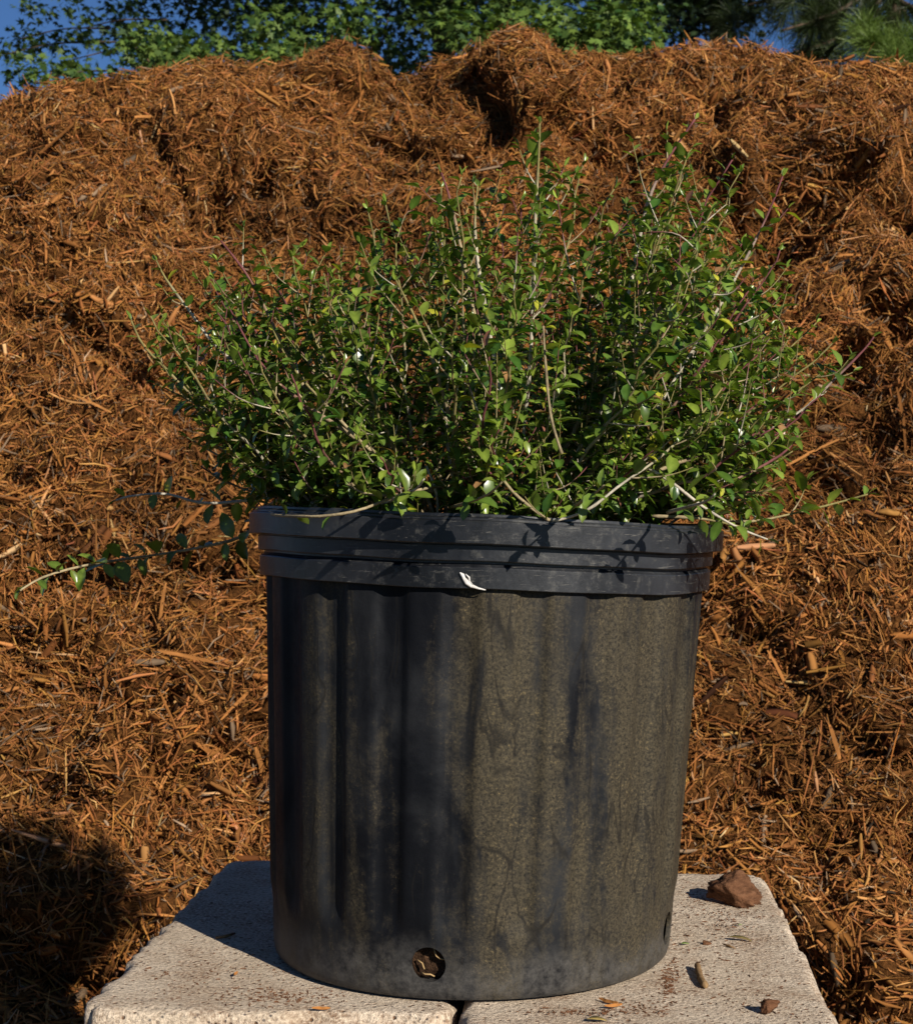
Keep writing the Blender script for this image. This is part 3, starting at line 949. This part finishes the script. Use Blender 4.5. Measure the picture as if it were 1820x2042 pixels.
grow(px_path([(1190, 860, 1.0), (1250, 600, 1.0), (1290, 410, 1.0), (1330, 320, 1.0), (1385, 238, 1.0)], 16), .0018, .0007, True, .35, .0065, .0120, .018, (.015, .035), 1.2)
grow(px_path([(1300, 830, .99), (1440, 600, .99), (1520, 450, .99), (1560, 352, .99)], 14), .0014, .0006, True, .35, .007, .0120, .02, (.015, .03), 1.2)
grow(px_path([(760, 985, 1.02), (600, 925, 1.02), (480, 860, 1.02), (380, 785, 1.02), (330, 735, 1.02), (285, 688, 1.02), (262, 640, 1.02)], 16), .0018, .0007, True, .62, .008, .0125, .04, (.015, .03), 1.2)
grow(px_path([(860, 985, .95), (820, 958, .915), (700, 868, .91), (600, 800, .915), (520, 725, .925), (450, 600, .94)], 16), .0019, .0007, True, .3, .009, .0125, .022, (.02, .05), 1.1)
grow(px_path([(850, 985, .94), (740, 900, .905), (660, 818, .91), (585, 735, .92), (545, 660, .93)], 14), .0014, .0006, True, .4, .010, .0120, .03, (.02, .04), 1.1)
grow(px_path([(920, 920, .92), (870, 740, .90), (830, 640, .905), (790, 560, .91)], 12), .0016, .0007, True, .4, .009, .0120, .025, (.02, .04), 1.1)
grow(px_path([(1000, 800, .95), (955, 540, .94), (947, 440, .945), (952, 372, .95)], 12), .0016, .0007, True, .55, .008, .0115, .03, (.015, .03), 1.15)
grow(px_path([(960, 700, .97), (920, 500, .97), (898, 400, .975), (880, 345, .98)], 12), .0015, .0007, True, .5, .007, .0115, .03, (.015, .03), 1.15)
grow(px_path([(620, 800, .98), (560, 680, .98), (500, 560, .98), (440, 480, .98)], 12), .0014, .0006, True, .4, .009, .0115, .028, (.015, .035), 1.2)
grow(px_path([(560, 800, 1.0), (440, 700, 1.0), (370, 610, 1.0), (330, 555, 1.0), (312, 520, 1.0)], 12), .0014, .0006, True, .45, .010, .0110, .035, (.015, .03), 1.25)
grow(px_path([(970, 1040, .93), (968, 980, .92), (975, 900, .92)], 8), .0021, .0016, False, .9, .02, .011, bare=True)
grow(px_path([(872, 1030, .92), (870, 985, .91), (850, 930, .91)], 8), .0011, .0008, False, .9, .02, .011, bare=True)

for pts in ([(1110, 1030, .905), (1150, 1006, .865), (1180, 988, .838), (1205, 968, .822)], [(1330, 1022, .90), (1375, 1010, .865), (1408, 1000, .842), (1425, 985, .832)],
            [(900, 1012, .90), (940, 1000, .855), (975, 985, .828), (1000, 962, .815)], [(760, 1005, .915), (800, 990, .875), (830, 975, .85), (845, 955, .84)]):
    grow(px_path(pts, 10), .0012, .0006, False, .35, .0075, .0125)
for pts in ([(620, 985, 1.06), (500, 940, 1.10), (420, 900, 1.12), (372, 872, 1.12)], [(640, 1000, 1.08), (520, 985, 1.12), (450, 960, 1.13), (400, 930, 1.13)],
            [(600, 930, 1.04), (470, 850, 1.06), (380, 800, 1.06), (310, 765, 1.06)], [(1330, 985, 1.06), (1450, 960, 1.08), (1530, 930, 1.09), (1580, 900, 1.09)],
            [(1340, 1010, .97), (1420, 1000, .97), (1500, 985, .98), (1545, 975, .98)], [(1350, 930, 1.0), (1480, 860, 1.0), (1590, 780, 1.0), (1650, 735, 1.0)],
            [(1300, 1030, .94), (1370, 1032, .94), (1430, 1040, .95), (1490, 1055, .96)]):
    grow(px_path(pts, 12), .0014, .0006, True, .2, .0075, .0135, .022, (.015, .035), 1.6)

# leaf meshes ---------------------------------------------------
ST = [(0.0, .05), (0.09, .09), (0.27, .72), (0.56, 1.0), (0.86, .58)]
def leaf_template():
    v = []
    for (t, w) in ST:
        z = -0.20 * t * t
        v += [(t, -w * .5, z + .10 * w), (t, 0, z), (t, w * .5, z + .10 * w)]
    v.append((1.0, 0, -0.22))
    f = []
    for i in range(len(ST) - 1):
        a = i * 3
        f += [(a, a + 1, a + 4, a + 3)[::-1], (a + 1, a + 2, a + 5, a + 4)[::-1]]
    a = (len(ST) - 1) * 3; e = len(ST) * 3
    f += [(a, a + 1, e)[::-1], (a + 1, a + 2, e)[::-1]]
    return np.array(v), f
LT, LF = leaf_template()
LF = [tuple(q) for q in LF]

def leaf_color(frac):
    r = rr.random()
    if r < .022: c = np.array((0.34, 0.33, 0.035))
    elif r < .034: c = np.array((0.25, 0.13, 0.06))
    elif r < .046: c = np.array((0.22, 0.09, 0.065))
    else:
        k = min(1, max(0, frac * .6 + rr.uniform(-.3, .5)))
        c = np.array((0.030, 0.078, 0.012)) * (1 - k) + np.array((0.165, 0.215, 0.031)) * k
        c = c * rr.uniform(.62, 1.4)
    return c

leaves = []
for (p, d, nr, L, W, frac) in LEAF:
    b = nr.cross(d).normalized(); nr = d.cross(b).normalized()
    curl = rr.uniform(.2, 2.2)
    T = LT.copy(); T[:, 2] *= 1.0
    z = LT[:, 2].copy()
    spine = -0.20 * LT[:, 0] ** 2
    T[:, 2] = spine * curl + (z - spine) * rr.uniform(.3, 1.8)
    R = np.array([[d.x, b.x, nr.x], [d.y, b.y, nr.y], [d.z, b.z, nr.z]])
    loc = T * np.array([L, W, L])
    Vv = loc @ R.T + np.array(p)
    leaves.append((Vv, leaf_color(frac), p, d, nr, L, W))

# keep leaves off the pot and soil
def l_free(m):
    return m[0] < -0.03 and m[2] > 0.255
def ok_leaf(Vv):
    m = Vv.mean(0)
    r = math.hypot(m[0] - POT.x, m[1] - POT.y)
    if r < 0.150 and Vv[:, 2].min() < 0.242: return False
    if r > 0.130 and Vv[:, 2].min() < 0.262 and m[1] < 1.0 and abs(m[0] - POT.x) < .13 and not l_free(m): return False
    if 0.118 < r < 0.150 and Vv[:, 2].min() < 0.268 - (m[0] - POT.x) * .044 and m[1] > 0.93: return False
    return True
leaves = [l for l in leaves if ok_leaf(l[0])]

def score(l):
    Vv = l[0]
    dist = Vv[:, 1].mean()
    e = np.cross(Vv[-1] - Vv[0], Vv[11] - Vv[9])
    view = np.array([0, 1, 0])
    return abs(e[1]) * (1.0 if dist < 1.0 else .35) / dist ** 2
order = sorted(range(len(leaves)), key=lambda i: -score(leaves[i]))
single = set(order[:300])
def leaf_rgb(col, n):
    c = np.tile(col, (n, 1))
    mid = np.zeros(n, dtype=bool); mid[1:len(ST) * 3:3] = True
    c[mid] = c[mid] * 1.25 + np.array((.012, .016, .002))
    c[:3] = np.array((.16, .07, .04))
    return c
for i in order[:300]:
    Vv, col, p, d, nr, L, W = leaves[i]
    me = mesh('leaf', Vv - np.array(p), LF)
    set_col(me, leaf_rgb(col, len(Vv)))
    link('leaf', me, M_LEAF, shrub, loc=p - SO)
rest = [leaves[i] for i in order[300:]]
nv = len(LT)
V = np.concatenate([l[0] for l in rest]) - np.array(SO)
fc = []
for i in range(len(rest)):
    o = i * nv
    fc += [tuple(j + o for j in q) for q in LF]
me = mesh('foliage', V, fc)
set_col(me, np.concatenate([leaf_rgb(l[1], nv) for l in rest]))
fo = link('foliage', me, M_LEAF, shrub)
tag(fo, kind='stuff')
print('LEAVES', len(leaves))

# ------------------------------------------------------------------ debris on the blocks
def clod(name, size, seed, mat, loc, rot, label, cat, sub=3, group=None, rough=.34):
    bm = bmesh.new()
    r = random.Random(int(seed * 7))
    for k in range(13):
        a = k * 2.4
        e = r.uniform(-1, 1)
        bm.verts.new((max(-1, min(1, math.cos(a) * 1.25)) * r.uniform(.82, 1), max(-1, min(1, math.sin(a) * 1.25)) * r.uniform(.8, 1), e * (1 - .35 * math.cos(a))))
    bmesh.ops.convex_hull(bm, input=list(bm.verts))
    bmesh.ops.delete(bm, geom=[v for v in bm.verts if not v.link_faces], context='VERTS')
    bmesh.ops.triangulate(bm, faces=list(bm.faces))
    for _ in range(sub):
        bmesh.ops.subdivide_edges(bm, edges=list(bm.edges), cuts=1, use_grid_fill=True)
    for _ in range(2):
        bmesh.ops.smooth_vert(bm, verts=list(bm.verts), factor=.4, use_axis_x=True, use_axis_y=True, use_axis_z=True)
    bm.normal_update()
    V = np.array([v.co for v in bm.verts]); Nn = np.array([v.normal for v in bm.verts])
    n = fbm(V * 2.2 + seed, 3) * rough * .5 + fbm(V * np.array([4, 11, 11]) + seed, 3) * rough * .45 + fbm(V * 22 + seed, 2) * rough * .16
    V = (V + Nn * n[:, None]) * np.array(size) / 2
    for v, c in zip(bm.verts, V): v.co = c
    me = bpy.data.meshes.new(name); bm.to_mesh(me); bm.free()
    me.polygons.foreach_set('use_smooth', [True] * len(me.polygons))
    o = link(name, me, mat, loc=loc, rot=rot)
    R = Euler(rot).to_matrix()
    zmin = min((R @ v.co).z for v in me.vertices)
    o.location.z = loc[2] - zmin - 0.0003
    return tag(o, label, cat, group)

def on_block(px, py):
    d = F * CAMZ / (py - HY)
    return Vector(((px - CX) / F * d, d, 0.0))

clod('bark_chunk', (.042, .026, .020), 3.0, M_CLOD, on_block(1466, 1802), (.1, .12, math.radians(-42)), 'reddish brown chunk of bark at the back right corner of the sunlit block', 'bark chunk')
clod('bark_chunk', (.010, .0075, .011), 8.0, M_CLOD, on_block(1536, 2022), (.1, .2, math.radians(20)), 'small round dark pebble of bark on the sunlit block near the picture bottom', 'bark chunk', 3)
clod('bark_chunk', (.006, .004, .003), 18.0, M_CLOD, on_block(1410, 1884), (.1, .2, .4), 'tiny brown bark crumb between a green scrap and a dry leaf', 'bark chunk', 3)

tw = [on_block(1390, 1935) + Vector((0, 0, .0030)), on_block(1393, 1948) + Vector((0, 0, .0026)), on_block(1398, 1962) + Vector((0, 0, .0022)), on_block(1407, 1974) + Vector((0, 0, .0019))]
v, f = tube(smooth_path(tw, 10), [.0016, .0020, .0018, .0021, .0019, .0018, .0021, .0020, .0019, .0022, .0014], 7)
o = link('dry_twig', mesh('dry_twig', [p - tw[0] for p in v], f), M_TWIG, loc=tw[0]); tag(o, 'short brown broken twig lying on the sunlit block beside the pot', 'twig')
tw = [on_block(1440, 1886) + Vector((0, 0, .0009)), on_block(1452, 1890) + Vector((0, 0, .0010)), on_block(1466, 1895) + Vector((0, 0, .0008))]
v, f = tube(tw, [.0003, .0008, .0003], 5)
o = link('wood_splinter', mesh('wood_splinter', [p - tw[0] for p in v], f), M_TWIG, loc=tw[0]); tag(o, 'thin brown wood splinter below the dry leaf on the sunlit block', 'splinter')
tw = [on_block(430, 1874) + Vector((0, 0, .0010)), on_block(450, 1872) + Vector((0, 0, .0014)), on_block(468, 1866) + Vector((0, 0, .0012))]
v, f = tube(tw, [.0008, .0011, .0007], 5)
o = link('wood_splinter', mesh('wood_splinter', [p - tw[0] for p in v], f), M_TWIG, loc=tw[0]); tag(o, 'small dark splinter lying in the pot shadow on the left block', 'splinter')

def flat_leaf(px, py, L, W, ang_, col, label, cat='leaf', lift=.0012):
    p = on_block(px, py) + Vector((0, 0, lift))
    T = LT.copy(); T[:, 0] -= .5; T[:, 2] = T[:, 2] * .7 + .08
    me = mesh('fallen_leaf', T * np.array([L, W, L]), LF)
    set_col(me, np.tile(np.array(col), (len(T), 1)))
    o = link('fallen_leaf', me, M_DEBRIS, loc=p, rot=(0, 0, ang_))
    sd = o.modifiers.new('thickness', 'SOLIDIFY'); sd.thickness = .0003
    tag(o, label, cat)
flat_leaf(1475, 1877, .015, .005, -.15, (.20, .15, .05), 'slender olive brown dry leaf lying on the sunlit block')
flat_leaf(1366, 1886, .0055, .003, .4, (.16, .26, .04), 'tiny bright green leaf scrap on the block beside the pot drain hole')
flat_leaf(1190, 2039, .011, .006, .2, (.40, .29, .09), 'yellowish fallen leaf at the very bottom edge of the picture')
flat_leaf(1475, 1848, .0035, .003, .9, (.22, .30, .10), 'minute pale green leaf scrap below the bark chunk')

for (px, py, a, s, lab) in ((1213, 2003, 2.3, 1.0, 'frayed brown bark shred at the foot of the pot on the sunlit block'),
                            (1222, 2012, .5, .8, 'short dark bark shred in front of the frayed one by the pot foot'),
                            (640, 2018, .1, .7, 'short brown bark shred on the left block in front of the pot'),
                            (470, 1948, 1.4, .55, 'dark stub of bark standing at the pot shadow edge on the left block')):
    me = strip_mesh('bark_shred', .014 * s, .0026 * s, .0014, .1, .4, 5, .6, int(px))
    o = link('bark_shred', me, M_SHRED, loc=on_block(px, py) + Vector((0, 0, .0014)), rot=(0, 0.05, a))
    tag(o, lab, 'bark shred')

# fine bark crumbs scattered over both block tops: uncountable
def crumbs():
    V, Fc = [], []
    r = random.Random(6)
    spots = [(1455, 1835, 55, 26, 150), (1330, 1950, 30, 40, 60), (1420, 1900, 120, 80, 120), (1500, 2000, 120, 60, 90), (420, 1950, 150, 50, 140), (560, 1990, 90, 12, 120), (1335, 1960, 14, 30, 130), (1180, 2020, 120, 6, 120), (560, 1995, 120, 25, 60), (1280, 2010, 40, 15, 60), (1380, 1790, 30, 30, 50)]
    for (px, py, sx, sy, n) in spots:
        for _ in range(n):
            p = on_block(px + r.gauss(0, sx * .6), min(2060, max(1740, py + r.gauss(0, sy * .6))))
            if math.hypot(p.x - POT.x, p.y - POT.y) < 0.120: continue
            q = p - (cL if p.x < 0 else cR)
            if abs(q.dot(ax)) > .092 or abs(q.dot(ay)) > .186: continue
            L, W, H = r.choice((.5, .6, .8, 1.5)) * r.uniform(.0005, .0016), r.uniform(.0003, .0008), r.uniform(.0003, .0007)
            a = r.uniform(0, 6.28); ca, sa = math.cos(a), math.sin(a)
            o = len(V)
            for (x, y, z) in ((-1, -.6, 0), (1, -.4, 0), (.8, .6, 0), (-.7, .7, 0), (-.6, -.2, 1), (.5, .1, .8)):
                x *= L; y *= W; z = z * H + .0001
                V.append((p.x + x * ca - y * sa, p.y + x * sa + y * ca, z))
            Fc += [(o, o + 1, o + 5, o + 4), (o + 1, o + 2, o + 5), (o + 2, o + 3, o + 4, o + 5), (o + 3, o, o + 4)]
    me = mesh('bark_crumbs', V, Fc, False)
    o = link('bark_crumbs', me, M_CLOD)
    tag(o, 'fine reddish brown bark crumbs strewn over the block tops', 'crumbs', kind='stuff')
crumbs()

# ------------------------------------------------------------------ trees behind the pile
def star_leaf():
    pts = []
    for i, (a, r) in enumerate([(3.14, .25), (-1.6, .60), (-1.1, .32), (-.72, .82), (-.36, .40), (0, 1.0), (.36, .40), (.72, .82), (1.1, .32), (1.6, .60)]):
        pts.append((r * math.cos(a) + .25, r * math.sin(a), -.18 * r * r))
    return np.array(pts)
SL = star_leaf()

def leafy(name, parent, clusters, per, crad, lsize, cols, mat, rs, droop=.3):
    rg = np.random.default_rng(rs)
    n = len(clusters) * per
    C = np.repeat(np.array(clusters), per, axis=0)
    off = rg.normal(size=(n, 3)); off /= np.linalg.norm(off, axis=1, keepdims=True)
    off *= (rg.random((n, 1)) ** .45) * crad * np.array([1.15, 1.0, .62])
    P = C + off
    d = off / crad + rg.normal(0, .5, (n, 3)) + np.array([0, -.15, -droop]); d /= np.linalg.norm(d, axis=1, keepdims=True)
    nr = rg.normal(0, .45, (n, 3)) + np.array([.15, -.35, .9]); nr -= d * (nr * d).sum(1, keepdims=True); nr /= np.linalg.norm(nr, axis=1, keepdims=True)
    b = np.cross(nr, d)
    s = lsize * rg.uniform(.6, 1.2, n)
    k = len(SL)
    V = P[:, None, :] + s[:, None, None] * (SL[None, :, 0:1] * d[:, None] + SL[None, :, 1:2] * b[:, None] + SL[None, :, 2:3] * nr[:, None])
    Fq = np.arange(n * k).reshape(n, k)
    me = mesh_np(name, V.reshape(-1, 3), Fq, False)
    t = rg.random((n, 1)); tc = np.repeat(rg.random((len(clusters), 1)), per, axis=0)
    c = np.array(cols[0]) * (1 - t) + np.array(cols[1]) * t
    c = c * (.75 + .5 * tc)
    set_col(me, np.repeat(c, k, axis=0))
    return link(name, me, mat, parent)

def tree_wood(name, parent, paths):
    V, Fc = [], []
    for pth, r0, r1 in paths:
        pp = smooth_path(pth, 12)
        v, f = tube(pp, [r0 + (r1 - r0) * i / 12 for i in range(13)], 8)
        o = len(V); V += v; Fc += [tuple(i + o for i in q) for q in f]
    return link(name, mesh(name, V, Fc), M_BARK, parent)

def cluster_fill(n, cen, rad, rs, shell=.4):
    r = random.Random(rs); out = []
    for _ in range(n):
        d = Vector((r.gauss(0, 1), r.gauss(0, 1), r.gauss(0, 1))).normalized()
        k = r.uniform(.8, 1.0) if r.random() < shell else r.random() ** .33
        out.append(Vector((cen[0] + d.x * rad[0] * k, cen[1] + d.y * rad[1] * k, cen[2] + d.z * rad[2] * k)))
    return out

def oak():
    lo = Vector((-0.1, 13.2, GZ))
    t = empty('oak_tree', lo)
    tag(t, 'broad dark green oak tree rising behind the middle of the mulch pile', 'tree')
    r = random.Random(31)
    main = cluster_fill(380, (0.2, 9.2, 5.7), (3.4, 3.3, 2.35), 41)
    main = [c for c in main if HY - (c.z - .30 - CAMZ) / c.y * F < 15]        # out-of-view canopy, added forward to shade the leaves below
    skirt = []
    while len(skirt) < 215:
        px, py, d = r.uniform(215, 1290), r.uniform(-120, 190), r.uniform(9.6, 12.2)
        if px < 420 and py > 150 - (px - 215) * .2: continue
        if (px - 232) ** 2 / 30 ** 2 + (py - 108) ** 2 / 32 ** 2 < 1 or (px - 190) ** 2 / 34 ** 2 + (py - 35) ** 2 / 45 ** 2 < 1: continue
        skirt.append(at(px, py, d))
    lit = []
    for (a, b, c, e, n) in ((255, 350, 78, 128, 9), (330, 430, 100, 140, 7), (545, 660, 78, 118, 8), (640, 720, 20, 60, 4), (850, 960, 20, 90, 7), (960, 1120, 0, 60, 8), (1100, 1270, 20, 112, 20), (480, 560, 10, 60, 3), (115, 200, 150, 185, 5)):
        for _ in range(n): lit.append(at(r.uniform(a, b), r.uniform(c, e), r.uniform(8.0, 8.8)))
    left = [at(*q) for q in ((35, 78, 9.6), (60, 62, 9.7), (82, 85, 9.6), (45, 105, 9.6), (60, 10, 9.7), (85, 25, 9.6), (12, 108, 9.4), (28, 138, 8.3), (58, 128, 8.3), (50, 168, 8.3), (62, 150, 8.3),
                                (120, 88, 9.2), (140, 120, 9.2), (165, 85, 9.4), (110, 148, 9.2), (150, 60, 9.6), (170, 30, 9.6), (135, 5, 9.8))]
    allc = [c - lo for c in main]
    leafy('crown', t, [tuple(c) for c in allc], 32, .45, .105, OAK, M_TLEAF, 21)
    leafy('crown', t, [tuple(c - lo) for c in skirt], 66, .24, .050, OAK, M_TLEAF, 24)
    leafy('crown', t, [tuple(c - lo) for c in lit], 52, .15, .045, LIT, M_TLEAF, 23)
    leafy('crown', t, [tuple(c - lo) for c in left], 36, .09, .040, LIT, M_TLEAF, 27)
    paths = [([Vector((0, 0, -.05)), Vector((.05, 0, 2.0)), Vector((0, -.1, 4.2)), Vector((0, -.6, 7.2))], .19, .05)]
    for i in range(14):
        c = r.choice(allc)
        paths.append(([Vector((0, -.05, r.uniform(4.6, 5.4))), Vector((c.x * .5, c.y * .5, 5.0 + .3 * c.z * .3)), c], .05, .01))
    for c in skirt[::14]:
        c = c - lo
        paths.append(([Vector((c.x + .1, c.y + .2, c.z + .5)), Vector((c.x + .05, c.y + .05, c.z + .2)), c], .008, .003))
    for c in left[::3]:
        c = c - lo
        paths.append(([Vector((c.x + .5, c.y + .2, c.z + .12)), Vector((c.x + .25, c.y + .1, c.z + .09)), c], .006, .003))
    tree_wood('trunk', t, paths)

LIT = ((0.020, 0.055, 0.014), (0.125, 0.185, 0.034))        # brighter leaf copy: sunlight painted into the outer foliage
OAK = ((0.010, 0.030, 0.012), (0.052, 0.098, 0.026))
oak()
def dark_tree():
    lo = Vector((2.4, 14.8, GZ))
    t = empty('oak_tree', lo)
    tag(t, 'dark narrow tree standing between the oak and the pine', 'tree')
    main = cluster_fill(150, (2.2, 14.4, 6.9), (1.3, 1.5, 2.3), 43)
    r = random.Random(5)
    sk = []
    while len(sk) < 78:
        px, py = r.uniform(1225, 1490), r.uniform(-60, 130)
        if py > 62 and px > 1325 or (px - 1400) ** 2 / 30 ** 2 + (py - 75) ** 2 / 30 ** 2 < 1: continue
        sk.append(at(px, py, r.uniform(13.8, 15.2)))
    cols = ((0.008, 0.017, 0.009), (0.024, 0.044, 0.016))
    leafy('crown', t, [tuple(c - lo) for c in main], 50, .42, .10, cols, M_TLEAF, 25)
    leafy('crown', t, [tuple(c - lo) for c in sk], 46, .30, .060, cols, M_TLEAF, 26)
    tree_wood('trunk', t, [([Vector((0, 0, -.05)), Vector((0.05, 0, 2.5)), Vector((-.1, -.2, 5)), Vector((-.2, -.4, 8.6))], .10, .04)] +
              [([Vector((0, -.1, 4.6)), (c - lo) * .6 + Vector((0, 0, 1.6)), c - lo], .02, .006) for c in sk[::6]])
dark_tree()

# pine
def pine():
    t = empty('pine_tree', (3.3, 12.0, GZ))
    tag(t, 'long-needled pine tree behind the right end of the mulch pile', 'tree')
    lo = Vector((3.3, 12.0, GZ))
    r = random.Random(9)
    trunks = [([at(1782, 300, 12.2) - lo, at(1782, 100, 12.2) - lo, at(1780, -200, 12.2) - lo, at(1770, -900, 12.2) - lo], .07, .04)]
    v0 = at(1782, 300, 12.2) - lo; trunks[0][0][0] = Vector((v0.x, v0.y, -.05))
    tree_wood('trunk', t, trunks)
    tufts = []
    def br(p0, p1, n, spread):
        pts = [p0, p0.lerp(p1, .5) + Vector((0, 0, -.08)), p1]
        tree_wood('branch', t, [([p - lo for p in pts], .022, .008)])
        for i in range(n):
            k = r.uniform(.35, 1.02)
            q = p0.lerp(p1, k) + Vector((r.gauss(0, spread), r.gauss(0, spread), r.gauss(0, spread * .7)))
            tufts.append((q, (p1 - p0).normalized()))
    tr = at(1782, 20, 12.2)
    br(at(1782, -60, 12.2), at(1560, 60, 11.6), 9, .13)
    br(at(1782, -90, 12.2), at(1620, 20, 12.6), 9, .15)
    br(at(1782, -60, 12.2), at(1700, 60, 11.4), 6, .10)
    br(at(1782, -160, 12.2), at(1530, -40, 12.0), 14, .16)
    br(at(1782, -120, 12.2), at(1490, 10, 12.3), 16, .15)
    br(at(1782, -80, 12.2), at(1600, 40, 12.8), 16, .16)
    br(at(1782, -40, 12.2), at(1640, 90, 12.5), 12, .13)
    br(at(1782, -150, 12.2), at(1660, -30, 12.6), 10, .16)
    br(at(1782, 0, 12.2), at(1560, 110, 12.4), 6, .10)
    br(at(1782, -30, 12.2), at(1850, 90, 11.4), 6, .12)
    br(at(1782, -200, 12.2), at(1980, -100, 12.0), 12, .2)
    for i in range(10):
        a = r.uniform(0, 6.28); z = -300 - 70 * i
        br(at(1778, z, 12.2), at(1778, z + 60, 12.2) + Vector((math.cos(a), math.sin(a), 0)) * r.uniform(.8, 1.3), 9, .18)
    near = [at(1722, 62, 10.2), at(1758, 100, 10.0), at(1795, 92, 10.1), at(1735, 95, 10.0), at(1815, 118, 10.0), at(1780, 128, 9.9), at(1840, 90, 10.1)]
    tree_wood('branch', t, [([at(1860, 60, 10.6) - lo, at(1810, 90, 10.2) - lo, at(1758, 98, 10.05) - lo], .018, .007), ([at(1785, 0, 12.1) - lo, at(1860, 40, 11.2) - lo, at(1860, 60, 10.6) - lo], .026, .018)])
    def needles(name, lst, per, L, cols, rs):
        rg = np.random.default_rng(rs)
        Vs, Cs = [], []
        for (q, d) in lst:
            dv = rg.normal(size=(per, 3)) + np.array(d) * .9 + np.array([0, -.1, .25]); dv /= np.linalg.norm(dv, axis=1, keepdims=True)
            ln = L * rg.uniform(.7, 1.15, per)[:, None]
            s = np.cross(dv, rg.normal(size=(per, 3))); s /= np.linalg.norm(s, axis=1, keepdims=True); s *= .0016
            base = np.array(q - lo) + rg.normal(0, .02, (per, 3))
            m = base + dv * ln * .6 + np.array([0, 0, -.01]); e = base + dv * ln + np.array([0, 0, -.04])
            Vs.append(np.stack([base - s, base + s, m + s, m - s, m - s, m + s, e + s * .3, e - s * .3], 1).reshape(-1, 3))
            tt = rg.random((per, 1)); c = np.array(cols[0]) * (1 - tt) + np.array(cols[1]) * tt
            Cs.append(np.repeat(c, 8, axis=0))
        V = np.concatenate(Vs)
        me = mesh_np(name, V, np.arange(len(V)).reshape(-1, 4), False)
        set_col(me, np.concatenate(Cs))
        return link(name, me, M_NEEDLE, t)
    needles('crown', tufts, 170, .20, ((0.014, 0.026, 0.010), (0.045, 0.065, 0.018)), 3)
    needles('needle_tuft', [(q, Vector((-.5, -.3, .5))) for q in near], 420, .19, ((0.07, 0.12, 0.022), (0.15, 0.21, 0.05)), 4)  # sunlight painted into the near needles, shade into the darker crown
pine()
